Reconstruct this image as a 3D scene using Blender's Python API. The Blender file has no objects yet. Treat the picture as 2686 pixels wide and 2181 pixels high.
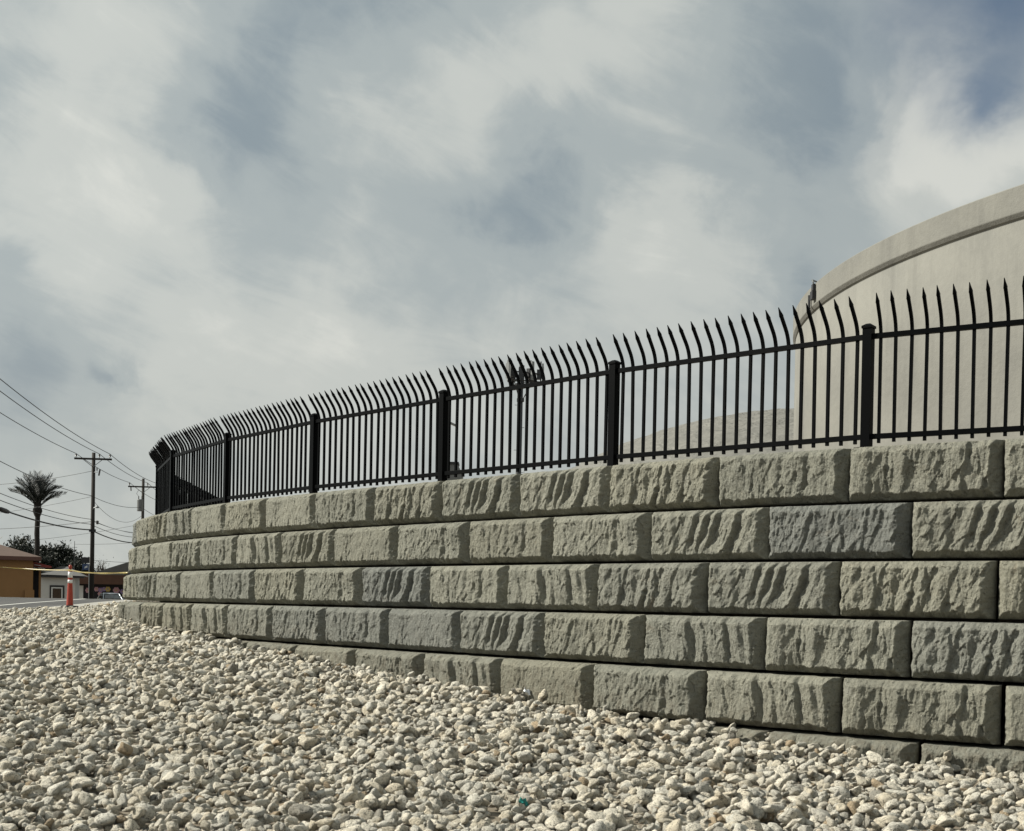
import bpy, math, random
import numpy as np
from mathutils import Matrix, Vector

# ------------------------------------------------------------------ camera, sky, sun, exposure
scene = bpy.context.scene
COL = scene.collection
CZ = 1.5                                       # camera height; every height below is given relative to the lens and raised by CZ
PITCH, ROLL, FPX, WPX, HPX, CYP = -0.01017, 0.01887, 3376.2, 2686.0, 2181.0, 1622.7   # level lens with rise: verticals stay upright
cp, sp, cr, sr = math.cos(PITCH), math.sin(PITCH), math.cos(ROLL), math.sin(ROLL)
cam = bpy.data.cameras.new('camera')
cam.sensor_fit = 'HORIZONTAL'; cam.sensor_width = 36.0; cam.lens = FPX / WPX * 36.0; cam.shift_y = (CYP - HPX / 2) / WPX
cam.clip_start = 0.05; cam.clip_end = 20000
camo = bpy.data.objects.new('camera', cam); COL.objects.link(camo)
fw = Vector((0, cp, sp)); u0 = Vector((0, -sp, cp)); x0 = Vector((1, 0, 0))
rt = x0 * cr + u0 * sr; up = -x0 * sr + u0 * cr
mw = Matrix.Identity(4)
for i in range(3):
    mw[i][0] = rt[i]; mw[i][1] = up[i]; mw[i][2] = -fw[i]
mw[2][3] = CZ
camo.matrix_world = mw
scene.camera = camo

def direction(px, py):
    """direction of sight of a photograph pixel, scaled to unit depth along +Y"""
    d = fw + rt * ((px - WPX / 2) / FPX) + up * (-(py - CYP) / FPX)
    return d / d.y
def at(px, py, depth):
    d = direction(px, py) * depth
    return (d.x, d.y, d.z + CZ)

SUN_EL, SUN_AZ = math.radians(38), math.radians(-86)     # azimuth clockwise from +Y: the sun stands to the left of the view
world = bpy.data.worlds.new('World'); scene.world = world; world.use_nodes = True
wt = world.node_tree; wt.nodes.clear()
class NT:
    """short hand for node building"""
    def __init__(s, t): s.t = t
    def n(s, typ, **kw):
        nd = s.t.nodes.new(typ)
        for k, v in kw.items(): setattr(nd, k, v)
        return nd
    def put(s, sock, v):
        if v is None: return
        if hasattr(v, 'is_output'): s.t.links.new(v, sock)
        else: sock.default_value = v
    def math(s, op, a, b=None, c=None, clamp=False):
        nd = s.n('ShaderNodeMath', operation=op, use_clamp=clamp)
        for i, v in enumerate((a, b, c)): s.put(nd.inputs[i], v)
        return nd.outputs[0]
    def vec(s, op, a, b=None):
        nd = s.n('ShaderNodeVectorMath', operation=op)
        s.put(nd.inputs[0], a)
        if op == 'SCALE': s.put(nd.inputs[3], b)
        else: s.put(nd.inputs[1], b)
        return nd.outputs['Value'] if op in ('DOT_PRODUCT', 'LENGTH', 'DISTANCE') else nd.outputs[0]
    def noise(s, v, scale, detail=4, rough=0.5, dist=0.0, col=False):
        nd = s.n('ShaderNodeTexNoise'); s.put(nd.inputs['Vector'], v)
        nd.inputs['Scale'].default_value = scale; nd.inputs['Detail'].default_value = detail
        nd.inputs['Roughness'].default_value = rough; nd.inputs['Distortion'].default_value = dist
        return nd.outputs['Color'] if col else nd.outputs['Fac']
    def ramp(s, f, stops, mode='LINEAR'):
        nd = s.n('ShaderNodeValToRGB'); s.put(nd.inputs[0], f); cr_ = nd.color_ramp; cr_.interpolation = mode
        while len(cr_.elements) < len(stops): cr_.elements.new(0.5)
        for e, (p, c) in zip(cr_.elements, stops):
            e.position = p; e.color = (c, c, c, 1) if isinstance(c, (int, float)) else (*c, 1)
        return nd.outputs[0]
    def mix(s, f, a, b, mode='MIX'):
        nd = s.n('ShaderNodeMix', data_type='RGBA', blend_type=mode)
        s.put(nd.inputs[0], f)
        for i, v in ((6, a), (7, b)): s.put(nd.inputs[i], (*v, 1) if isinstance(v, tuple) and len(v) == 3 else v)
        return nd.outputs[2]

W = NT(wt)
sky = W.n('ShaderNodeTexSky', sky_type='NISHITA', sun_disc=False)
sky.sun_elevation = SUN_EL; sky.sun_rotation = SUN_AZ % (2 * math.pi); sky.altitude = 50; sky.air_density = 1.0; sky.dust_density = 1.2
gen = W.n('ShaderNodeTexCoord').outputs['Generated']
sep = W.n('ShaderNodeSeparateXYZ'); wt.links.new(gen, sep.inputs[0])
zc = W.math('ADD', W.math('MAXIMUM', sep.outputs[2], 0.0), 0.22)
cmb = W.n('ShaderNodeCombineXYZ')
W.put(cmb.inputs[0], W.math('DIVIDE', sep.outputs[0], zc)); W.put(cmb.inputs[1], W.math('DIVIDE', sep.outputs[1], zc))
plane = cmb.outputs[0]                                     # flat cloud deck above the place
broad = W.noise(plane, 0.75, 3, 0.5, 0.5)
streak = W.n('ShaderNodeCombineXYZ')                        # long wisps drawn out by the wind, slanting across the view
W.put(streak.inputs[0], W.math('MULTIPLY', W.math('SUBTRACT', W.math('MULTIPLY', sep.outputs[0], .93), W.math('MULTIPLY', sep.outputs[2], .37)), 2.6))
W.put(streak.inputs[1], W.math('MULTIPLY', sep.outputs[1], 2.0))
W.put(streak.inputs[2], W.math('MULTIPLY', W.math('ADD', W.math('MULTIPLY', sep.outputs[0], .37), W.math('MULTIPLY', sep.outputs[2], .93)), 7.5))
mid = W.math('ADD', W.math('MULTIPLY', W.noise(streak.outputs[0], 1.0, 5, 0.55, 1.1), .6), W.math('MULTIPLY', W.noise(gen, 5.2, 6, 0.55, 0.9), .4))
fine = W.math('ADD', W.math('MULTIPLY', W.noise(streak.outputs[0], 3.2, 7, 0.6, 1.3), .6), W.math('MULTIPLY', W.noise(gen, 15.0, 7, 0.6, 0.8), .4))
wv = W.vec('SCALE', W.vec('SUBTRACT', W.noise(streak.outputs[0], 1.4, 3, 0.5, 0.4, col=True), (0.5, 0.5, 0.5)), 0.09)
wv2 = W.vec('SCALE', W.vec('SUBTRACT', W.noise(gen, 12.0, 5, 0.6, 0.3, col=True), (0.5, 0.5, 0.5)), 0.085)
dw = W.vec('NORMALIZE', W.vec('ADD', gen, W.vec('ADD', wv, wv2)))
def banks(lst):
    """single cloud banks and gaps, each a soft patch of the sky in a given direction"""
    acc = None
    for px, py, r, a in lst:
        d = direction(px, py).normalized()
        k = 2.0 / (r / FPX) ** 2 * 0.5
        e = W.math('MULTIPLY', W.math('EXPONENT', W.math('MULTIPLY', W.math('SUBTRACT', W.vec('DOT_PRODUCT', dw, tuple(d)), 1.0), k)), a)
        acc = e if acc is None else W.math('ADD', acc, e)
    return acc
bank = banks([(880, 70, 240, -.22), (700, 190, 120, -.15), (1130, 30, 150, -.18), (400, 300, 80, -.12), (520, 360, 80, -.15), (640, 420, 80, -.10), (760, 480, 80, -.05),
              (1350, 450, 130, -.20), (1480, 500, 140, -.22), (1650, 470, 150, -.22), (1800, 450, 80, -.14), (1330, 600, 80, -.12), (2050, 150, 190, -.18), (2180, 330, 150, -.14), (2250, 200, 130, -.20), (1900, 60, 150, -.12),
              (640, 640, 110, -.03), (690, 760, 120, -.08), (950, 560, 200, -.02), (1080, 720, 140, -.10), (60, 970, 130, -.26), (330, 992, 45, -.30), (220, 830, 120, -.14), (30, 160, 70, -.20), (40, 640, 50, -.20), (2050, 730, 60, -.20), (1450, 740, 120, -.10),
              (280, 200, 150, .12), (60, 100, 100, .10), (100, 320, 130, .06), (470, 100, 120, .12), (900, 260, 130, .15), (1150, 200, 160, .25), (1350, 330, 160, .22), (1650, 90, 160, .12), (1750, 340, 80, .10), (360, 470, 120, .15), (240, 620, 150, .12), (120, 760, 130, .08),
              (1580, 590, 110, .25), (1750, 570, 110, .20), (1700, 700, 180, .15), (2380, 170, 110, .25), (2350, 300, 110, .20), (2600, 320, 120, .28), (2450, 420, 150, .22), (1350, 760, 100, .06), (820, 900, 160, .15), (1000, 960, 150, .10), (520, 900, 120, .10), (300, 1080, 200, .12)])
gap = banks([(2720, -40, 120, .80), (2500, -40, 110, .45), (2330, 10, 90, .30), (2650, 185, 50, .40), (2590, 245, 45, .35), (2520, 300, 40, .22), (2230, 330, 90, .18)])
dens = W.math('ADD', W.math('ADD', W.math('MULTIPLY', W.math('SUBTRACT', mid, .5), .50), W.math('MULTIPLY', W.math('SUBTRACT', fine, .5), .52)),
              W.math('ADD', W.math('MULTIPLY', W.math('SUBTRACT', broad, .5), .18), W.math('MULTIPLY_ADD', bank, 1.10, 0.640)))
cloud = W.ramp(dens, [(0.0, (.190, .238, .280)), (.28, (.262, .315, .348)), (.55, (.390, .435, .440)), (.80, (.540, .566, .540)), (1.0, (.660, .672, .628))], 'EASE')
warm = W.math('SUBTRACT', 1.0, W.math('MULTIPLY', sep.outputs[2], 4.2), clamp=True)      # paler, warmer air low over the land
cloud = W.mix(W.math('MULTIPLY', warm, .40), cloud, (.545, .540, .480))
sdot = W.vec('DOT_PRODUCT', gen, (math.sin(SUN_AZ) * math.cos(SUN_EL), math.cos(SUN_AZ) * math.cos(SUN_EL), math.sin(SUN_EL)))
toward = W.math('MULTIPLY', W.math('ADD', .94, W.math('MULTIPLY', sdot, .20)), 7.9)       # the cloud deck glows towards the sun behind it and dulls away from it
tv = W.n('ShaderNodeCombineXYZ')
for i_ in range(3): W.put(tv.inputs[i_], toward)
cloud10 = W.mix(1.0, cloud, tv.outputs[0], 'MULTIPLY')
cover = W.math('SUBTRACT', 1.0, W.math('MULTIPLY', gap, W.math('ADD', .55, W.math('MULTIPLY', W.math('SUBTRACT', 1.0, mid), .8))), clamp=True)
skyc = W.mix(1.0, sky.outputs[0], (.50, .54, .54), 'MULTIPLY')
bg = W.n('ShaderNodeBackground'); bg.inputs['Strength'].default_value = 0.1
W.put(bg.inputs['Color'], W.mix(cover, skyc, cloud10))
wo = W.n('ShaderNodeOutputWorld'); wt.links.new(bg.outputs[0], wo.inputs[0])

sun = bpy.data.lights.new('sun', 'SUN'); sun.energy = 5.0; sun.angle = math.radians(0.8); sun.color = (1.0, .955, .845)
suno = bpy.data.objects.new('sun', sun); COL.objects.link(suno)
to_sun = Vector((math.sin(SUN_AZ) * math.cos(SUN_EL), math.cos(SUN_AZ) * math.cos(SUN_EL), math.sin(SUN_EL)))
suno.rotation_euler = to_sun.to_track_quat('Z', 'Y').to_euler(); suno.location = (-40, -10, 40)
scene.render.engine = 'CYCLES'
scene.view_settings.view_transform = 'Standard'; scene.view_settings.look = 'None'
scene.view_settings.exposure = 0.4; scene.view_settings.gamma = 1.0
scene.cycles.max_bounces = 6; scene.cycles.diffuse_bounces = 1; scene.cycles.glossy_bounces = 3

# ------------------------------------------------------------------ materials
MATS = {}
def material(name):
    m = bpy.data.materials.new(name); m.use_nodes = True; t = NT(m.node_tree)
    b = m.node_tree.nodes['Principled BSDF']; MATS[name] = m
    return m, t, b
def bump(t, b, h, strength=0.5, dist=0.01, prev=None):
    nd = t.n('ShaderNodeBump'); nd.inputs['Strength'].default_value = strength; nd.inputs['Distance'].default_value = dist
    t.put(nd.inputs['Height'], h)
    if prev is not None: t.put(nd.inputs['Normal'], prev)
    t.put(b.inputs['Normal'], nd.outputs[0]); return nd.outputs[0]
def simple(name, col, rough=0.7, metal=0.0, vary=0.12, scale=6.0, bmp=0.0):
    m, t, b = material(name)
    oc = t.n('ShaderNodeTexCoord').outputs['Object']
    f = t.noise(oc, scale, 4, .6)
    t.put(b.inputs['Base Color'], t.mix(f, tuple(c * (1 - vary) for c in col), tuple(min(1, c * (1 + vary)) for c in col)))
    b.inputs['Roughness'].default_value = rough; b.inputs['Metallic'].default_value = metal
    if bmp: bump(t, b, t.noise(oc, scale * 6, 4, .6), bmp, 0.01)
    return m

def concrete_block():
    m, t, b = material('split_face_concrete')
    tc = t.n('ShaderNodeTexCoord').outputs['Object']; oi = t.n('ShaderNodeObjectInfo').outputs['Random']
    off = t.n('ShaderNodeCombineXYZ')
    t.put(off.inputs[0], t.math('MULTIPLY', oi, 37.0)); t.put(off.inputs[2], t.math('MULTIPLY', oi, 91.0))
    v = t.vec('ADD', tc, off.outputs[0])
    tone = t.ramp(oi, [(0, (.228, .228, .192)), (.35, (.266, .263, .219)), (.62, (.250, .243, .194)), (.88, (.222, .224, .195)), (1, (.188, .194, .180))])
    big = t.noise(v, 3.2, 4, .6, .4); mid_ = t.noise(v, 14, 5, .65)
    c = t.mix(t.ramp(big, [(.3, 0.0), (.75, 1.0)]), tone, t.mix(1.0, tone, (.78, .79, .80), 'MULTIPLY'))
    c = t.mix(t.math('MULTIPLY', t.ramp(mid_, [(.35, 0.0), (.8, 1.0)]), .45), c, t.mix(1.0, c, (1.28, 1.25, 1.20), 'MULTIPLY'))
    rust = t.math('MULTIPLY', t.ramp(t.noise(v, 5.0, 4, .7, .8), [(.62, 0.0), (.74, 1.0)]), .30)      # brown soil stain
    c = t.mix(rust, c, (.19, .135, .08))
    st = t.n('ShaderNodeMapping'); t.put(st.inputs[0], v); st.inputs['Scale'].default_value = (26, 26, 2.2)
    streak = t.ramp(t.noise(st.outputs[0], 1.0, 4, .6), [(.55, 0.0), (.78, 1.0)])
    c = t.mix(t.math('MULTIPLY', streak, .22), c, (.09, .088, .078))
    mot = t.noise(v, 75, 4, .75)                                   # sand grains and aggregate
    c = t.mix(t.math('MULTIPLY', t.ramp(mot, [(.52, 0.0), (.66, 1.0)]), .42), c, t.mix(1.0, c, (.50, .50, .49), 'MULTIPLY'))
    c = t.mix(t.math('MULTIPLY', t.ramp(mot, [(.34, 1.0), (.46, 0.0)]), .30), c, t.mix(1.0, c, (1.4, 1.39, 1.36), 'MULTIPLY'))
    salt = t.math('MULTIPLY', t.ramp(t.noise(v, 2.3, 5, .7, 1.2), [(.60, 0.0), (.72, 1.0)]), .30)          # pale lime bloom
    c = t.mix(salt, c, (.33, .325, .295))
    pt = t.n('ShaderNodeNewGeometry').outputs['Pointiness']
    c = t.mix(t.math('MULTIPLY', t.ramp(pt, [(.515, 0.0), (.60, 1.0)]), .55), c, t.mix(1.0, c, (1.55, 1.53, 1.48), 'MULTIPLY'))     # arrises rubbed pale
    vor = t.n('ShaderNodeTexVoronoi'); t.put(vor.inputs['Vector'], t.vec('ADD', v, t.vec('SCALE', t.noise(v, 40, 2, .5, 0, True), .03))); vor.inputs['Scale'].default_value = 46
    pit = t.ramp(vor.outputs['Distance'], [(.10, 1.0), (.24, 0.0)])
    pm = t.math('MULTIPLY', pit, t.ramp(t.noise(v, 9, 3, .6), [(.42, 0.0), (.55, 1.0)]))
    c = t.mix(t.math('MULTIPLY', pm, .7), c, (.05, .048, .042))
    ps = t.n('ShaderNodeSeparateXYZ'); t.put(ps.inputs[0], t.n('ShaderNodeNewGeometry').outputs['Position'])
    LS = [(9.3, -1.09), (11.65, -.88), (13.4, -.755), (15.3, -.60), (17.7, -.46), (20, -.36), (24, -.34)]
    gl = t.ramp(t.math('DIVIDE', t.math('SUBTRACT', ps.outputs[1], 9.3), 14.7), [((y_ - 9.3) / 14.7, (z_ + 1.5) / 2.0) for y_, z_ in LS])
    up_ = t.math('SUBTRACT', ps.outputs[2], t.math('MULTIPLY', gl, 2.0))
    splash = t.math('MULTIPLY', t.ramp(t.math('ADD', up_, t.math('MULTIPLY', t.math('SUBTRACT', t.noise(ps.outputs[0], 3, 4, .6), .5), .3)), [(.0, 1.0), (.34, 0.0)]), t.ramp(t.noise(v, 12, 4, .7), [(.38, 0.0), (.62, 1.0)]))
    c = t.mix(t.math('MULTIPLY', splash, .6), c, (.125, .105, .075))                       # soil thrown up by rain
    t.put(b.inputs['Base Color'], c); b.inputs['Roughness'].default_value = .93; b.inputs['Specular IOR Level'].default_value = .25
    ms = t.n('ShaderNodeMapping'); t.put(ms.inputs[0], v); ms.inputs['Scale'].default_value = (95, 95, 20); ms.inputs['Rotation'].default_value = (0, .22, 0)
    h1 = t.math('ADD', t.math('MULTIPLY', t.noise(ms.outputs[0], 1.0, 4, .62, .6), .75), t.math('ADD', t.math('MULTIPLY', t.noise(v, 32, 6, .68), .6), t.math('MULTIPLY', t.noise(v, 110, 4, .7), .5)))
    n1 = bump(t, b, h1, 1.0, .018)
    bump(t, b, t.math('SUBTRACT', 1.0, pm), .6, .012, n1)
    return m

def limestone():
    m, t, b = material('limestone_rubble')
    tc = t.n('ShaderNodeTexCoord').outputs['Object']; oi = t.n('ShaderNodeObjectInfo').outputs['Random']
    off = t.n('ShaderNodeCombineXYZ'); t.put(off.inputs[0], t.math('MULTIPLY', oi, 53.0)); t.put(off.inputs[1], t.math('MULTIPLY', oi, 17.0))
    v = t.vec('ADD', tc, off.outputs[0])
    tone = t.ramp(oi, [(0, (.600, .548, .442)), (.16, (.690, .646, .545)), (.36, (.612, .586, .510)), (.55, (.705, .655, .548)), (.72, (.515, .492, .428)), (.86, (.635, .568, .446)), (.94, (.415, .328, .224)), (.965, (.300, .282, .242)), (1.0, (.700, .690, .635))], 'CONSTANT')
    n1 = t.noise(v, 1.1, 4, .6, .3); n2 = t.noise(v, 3.4, 5, .7, .5)
    c = t.mix(t.ramp(n1, [(.35, 0.0), (.7, 1.0)]), tone, t.mix(1.0, tone, (1.10, 1.10, 1.10), 'MULTIPLY'))
    li = t.math('MULTIPLY', t.ramp(n2, [(.50, 0.0), (.60, 1.0)]), t.ramp(t.noise(v, .9, 2, .5), [(.36, 0.0), (.56, 1.0)]))   # grey lichen and dirt in the pores
    c = t.mix(t.math('MULTIPLY', li, .65), c, (.13, .122, .105))
    vor = t.n('ShaderNodeTexVoronoi'); t.put(vor.inputs['Vector'], t.vec('ADD', v, t.vec('SCALE', t.noise(v, 4, 2, .5, 0, True), .25))); vor.inputs['Scale'].default_value = 5.2
    pit = t.math('MULTIPLY', t.ramp(vor.outputs['Distance'], [(.14, 1.0), (.30, 0.0)]), t.ramp(t.noise(v, 1.6, 3, .6), [(.42, 0.0), (.52, 1.0)]))
    c = t.mix(t.math('MULTIPLY', pit, .85), c, (.06, .053, .043))
    t.put(b.inputs['Base Color'], c); b.inputs['Roughness'].default_value = .95; b.inputs['Specular IOR Level'].default_value = .2
    h = t.math('SUBTRACT', t.math('ADD', t.noise(v, 3.5, 6, .65), t.math('MULTIPLY', t.noise(v, 12, 4, .7), .4)), t.math('MULTIPLY', pit, .7))
    bump(t, b, h, 1.0, .020)
    return m

def tank_plaster(name, base, dark, streaky=1.0):
    m, t, b = material(name)
    tc = t.n('ShaderNodeTexCoord').outputs['Object']
    c = t.mix(t.ramp(t.noise(tc, .55, 5, .65, .5), [(.30, 0.0), (.72, 1.0)]), base, dark)
    mp = t.n('ShaderNodeMapping'); t.put(mp.inputs[0], tc); mp.inputs['Scale'].default_value = (2.2, 2.2, .16)
    c = t.mix(t.math('MULTIPLY', t.ramp(t.noise(mp.outputs[0], 1.0, 5, .68), [(.48, 0.0), (.74, 1.0)]), .40 * streaky), c, tuple(x * .62 for x in dark))
    c = t.mix(t.math('MULTIPLY', t.ramp(t.noise(tc, 9, 5, .7), [(.45, 0.0), (.85, 1.0)]), .28), c, tuple(min(1, x * 1.18) for x in base))
    t.put(b.inputs['Base Color'], c); b.inputs['Roughness'].default_value = .92; b.inputs['Specular IOR Level'].default_value = .2
    bump(t, b, t.math('ADD', t.noise(tc, 7, 5, .6), t.math('MULTIPLY', t.noise(tc, 45, 3, .6), .35)), .35, .035)
    return m

def asphalt():
    m, t, b = material('worn_asphalt')
    tc = t.n('ShaderNodeTexCoord').outputs['Object']
    f = t.noise(tc, .35, 5, .7, .6)
    c = t.mix(t.ramp(f, [(.35, 0.0), (.65, 1.0)]), (.034, .034, .034), (.072, .071, .069))
    c = t.mix(t.ramp(t.noise(tc, 30, 3, .6), [(.45, 0.0), (.8, .5)]), c, (.11, .108, .105))
    t.put(b.inputs['Base Color'], c); b.inputs['Roughness'].default_value = .85
    bump(t, b, t.noise(tc, 60, 4, .6), .5, .01)
    return m

concrete_block(); limestone(); asphalt()
tank_plaster('tank_plaster', (.228, .225, .202), (.172, .171, .158))
def dome_mat():
    m = tank_plaster('dome_shotcrete', (.200, .197, .178), (.150, .148, .136), .4); t = NT(m.node_tree); b = m.node_tree.nodes['Principled BSDF']
    tc = t.n('ShaderNodeTexCoord').outputs['Object']; sx = t.n('ShaderNodeSeparateXYZ'); t.put(sx.inputs[0], tc)
    cb = t.n('ShaderNodeCombineXYZ')       # sprayed on in rings: long ripples round the dome
    t.put(cb.inputs[0], t.math('MULTIPLY', t.math('ARCTAN2', sx.outputs[1], sx.outputs[0]), 9.0)); t.put(cb.inputs[1], t.math('MULTIPLY', t.vec('LENGTH', t.vec('MULTIPLY', tc, (1, 1, 0))), 1.5))
    f = t.noise(cb.outputs[0], 1.0, 4, .6, .6)
    bump(t, b, f, 1.0, .35)
dome_mat()
m_ = simple('fence_black', (.0012, .0016, .0020), .45, 0.0, .35, 30, .12); m_.node_tree.nodes['Principled BSDF'].inputs['Specular IOR Level'].default_value = .05
simple('soil', (.16, .135, .10), .95, 0, .35, .8, .4)
simple('gravel_dust', (.20, .175, .135), .95, 0, .25, 3, .4)
simple('kerb_concrete', (.32, .31, .28), .9, 0, .2, 2, .3)
simple('white_paint', (.62, .62, .58), .8, 0, .25, 3)
simple('creosote_wood', (.030, .026, .022), .9, 0, .3, 3, .4)
simple('porcelain', (.05, .045, .042), .35)
simple('wire_black', (.004, .004, .005), .6)
simple('galvanised', (.20, .21, .21), .5, .6, .2)
simple('dark_steel', (.035, .037, .040), .5, .3)
simple('antenna_grey', (.20, .21, .21), .6)
simple('transformer_grey', (.14, .145, .145), .5)
simple('stucco_orange', (.32, .170, .068), .9, 0, .10, 1.5, .3)
simple('roof_brown', (.105, .070, .055), .9, 0, .25, 4, .5)
simple('fascia_brown', (.125, .058, .042), .7)
simple('awning_red', (.28, .045, .035), .6)
simple('stucco_white', (.50, .50, .48), .9, 0, .07, 1.5, .2)
simple('roof_grey', (.115, .115, .112), .9, 0, .25, 4, .5)
simple('trim_black', (.018, .018, .02), .6)
simple('trim_white', (.62, .63, .62), .6)
simple('brown_board', (.085, .040, .024), .8, 0, .25, 2)
simple('mural_and_recess_shade', (.012, .011, .015), .8)  # dark mural ground of the shop; also the painted shade in the porch recess
simple('mural_pink', (.52, .30, .36), .8); simple('mural_lilac', (.30, .22, .42), .8); simple('mural_yellow', (.55, .42, .16), .8); simple('mural_leaf', (.03, .06, .05), .8)
simple('delineator_orange', (.30, .032, .014), .45, 0, .12, 6)
simple('reflective_white', (.66, .67, .66), .4)
simple('rubber_black', (.012, .012, .012), .85)
simple('sign_blue', (.03, .06, .14), .5)
simple('palm_trunk', (.013, .011, .009), .95, 0, .4, 9, .8)
simple('car_silver', (.46, .50, .54), .28, .35, .03)
simple('tyre_rubber', (.014, .014, .014), .9)
simple('lamp_clear', (.55, .56, .55), .15)
simple('plastic_teal', (.006, .20, .17), .35, 0, .5, 60)
simple('foil_silver', (.62, .64, .66), .25, .6, .4, 40)
def glass():
    m, t, b = material('window_glass'); b.inputs['Base Color'].default_value = (.02, .028, .032, 1); b.inputs['Roughness'].default_value = .06; b.inputs['Specular IOR Level'].default_value = .8
    oc = t.n('ShaderNodeTexCoord').outputs['Object']; bump(t, b, t.noise(oc, 2, 2), .05, .02)
glass()
def leaf(name, a, b2):
    m, t, b = material(name)
    oc = t.n('ShaderNodeTexCoord').outputs['Object']
    t.put(b.inputs['Base Color'], t.mix(t.noise(oc, 1.3, 3, .6), a, b2)); b.inputs['Roughness'].default_value = .6
leaf('foliage_dark', (.005, .009, .005), (.016, .023, .010)); leaf('palm_leaf', (.005, .010, .009), (.013, .019, .015)); leaf('twig', (.05, .042, .034), (.08, .065, .05))
def tape_mat():
    m, t, b = material('caution_tape')
    at_ = t.n('ShaderNodeUVMap').outputs[0]; sx = t.n('ShaderNodeSeparateXYZ'); t.put(sx.inputs[0], at_)
    f = t.math('FRACT', t.math('MULTIPLY', sx.outputs[0], 2.4))
    txt = t.math('MULTIPLY', t.math('LESS_THAN', f, .62), t.math('GREATER_THAN', t.noise(at_, 40, 2, .5), .50))
    inner = t.math('MULTIPLY', t.math('GREATER_THAN', sx.outputs[1], .25), t.math('LESS_THAN', sx.outputs[1], .75))
    t.put(b.inputs['Base Color'], t.mix(t.math('MULTIPLY', txt, inner), (.34, .26, .05), (.02, .02, .015))); b.inputs['Roughness'].default_value = .35
tape_mat()

# ------------------------------------------------------------------ mesh helpers
def tag(o, label=None, cat=None, group=None, kind=None):
    if label: o['label'] = label
    if cat: o['category'] = cat
    if group: o['group'] = group
    if kind: o['kind'] = kind
    return o
def empty(name, loc, rz=0.0, label=None, cat=None, group=None):
    o = bpy.data.objects.new(name, None); COL.objects.link(o); o.location = loc; o.rotation_euler = (0, 0, rz); o.empty_display_size = .2
    return tag(o, label, cat, group)
def link(name, me, mat=None, parent=None, loc=None, rot=None):
    if mat and not me.materials: me.materials.append(MATS[mat])
    o = bpy.data.objects.new(name, me); COL.objects.link(o)
    if parent: o.parent = parent
    if loc is not None: o.location = loc
    if rot is not None: o.rotation_euler = rot
    return o
def smooth(me, on=True):
    me.polygons.foreach_set('use_smooth', [on] * len(me.polygons)); return me
class MB:
    def __init__(s): s.v = []; s.f = []
    def add(s, vs, fs):
        k = len(s.v); s.v += [tuple(v) for v in vs]; s.f += [tuple(i + k for i in f) for f in fs]; return s
    def box(s, x0, y0, z0, x1, y1, z1, taper=0.0):
        t = taper
        return s.add([(x0, y0, z0), (x1, y0, z0), (x1, y1, z0), (x0, y1, z0), (x0 + t, y0 + t, z1), (x1 - t, y0 + t, z1), (x1 - t, y1 - t, z1), (x0 + t, y1 - t, z1)],
                     [(3, 2, 1, 0), (4, 5, 6, 7), (0, 1, 5, 4), (1, 2, 6, 5), (2, 3, 7, 6), (3, 0, 4, 7)])
    def tube(s, pts, rad, n=6, cap=True):
        pts = [Vector(p) for p in pts]; rad = rad if isinstance(rad, (list, tuple)) else [rad] * len(pts)
        vs = []; fs = []; prev = None
        for i, p in enumerate(pts):
            d = (pts[min(i + 1, len(pts) - 1)] - pts[max(i - 1, 0)]).normalized()
            if prev is None:
                a = Vector((0, 0, 1)) if abs(d.z) < .9 else Vector((1, 0, 0)); e = d.cross(a).normalized()
            else:
                e = (prev - d * prev.dot(d)).normalized()
            prev = e; g = d.cross(e)
            for k in range(n):
                an = 2 * math.pi * k / n; vs.append(p + (e * math.cos(an) + g * math.sin(an)) * rad[i])
        for i in range(len(pts) - 1):
            for k in range(n): fs.append((i * n + k, i * n + (k + 1) % n, (i + 1) * n + (k + 1) % n, (i + 1) * n + k))
        if cap: fs.append(tuple(range(n))[::-1]); fs.append(tuple(range((len(pts) - 1) * n, len(pts) * n)))
        return s.add(vs, fs)
    def lathe(s, prof, n=32, c=(0, 0, 0)):
        vs = []; fs = []; m = len(prof)
        for k in range(n):
            a = 2 * math.pi * k / n
            for r, z in prof: vs.append((c[0] + r * math.cos(a), c[1] + r * math.sin(a), c[2] + z))
        for k in range(n):
            for i in range(m - 1): fs.append((k * m + i, ((k + 1) % n) * m + i, ((k + 1) % n) * m + i + 1, k * m + i + 1))
        if prof[0][0] > 1e-4: fs.append(tuple(k * m for k in range(n))[::-1])
        if prof[-1][0] > 1e-4: fs.append(tuple(k * m + m - 1 for k in range(n)))
        return s.add(vs, fs)
    def poly(s, vs): return s.add(vs, [tuple(range(len(vs)))])
    def prism(s, outline, axis, a, b):
        """outline of (p, q) pairs pushed along an axis: 'x' -> (.,p,q), 'y' -> (p,.,q), 'z' -> (p,q,.)"""
        def mk(p, q, t): return {'x': (t, p, q), 'y': (p, t, q), 'z': (p, q, t)}[axis]
        n = len(outline)
        vs = [mk(p, q, a) for p, q in outline] + [mk(p, q, b) for p, q in outline]
        return s.add(vs, [tuple(range(n))[::-1], tuple(range(n, 2 * n))] + [(i, (i + 1) % n, n + (i + 1) % n, n + i) for i in range(n)])
    def mesh(s, name, sm=False):
        me = bpy.data.meshes.new(name); me.from_pydata(s.v, [], s.f); me.update()
        if sm: smooth(me)
        return me
    def build(s, name, mat, parent=None, loc=None, rot=None, sm=False):
        return link(name, s.mesh(name, sm), mat, parent, loc, rot)
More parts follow.
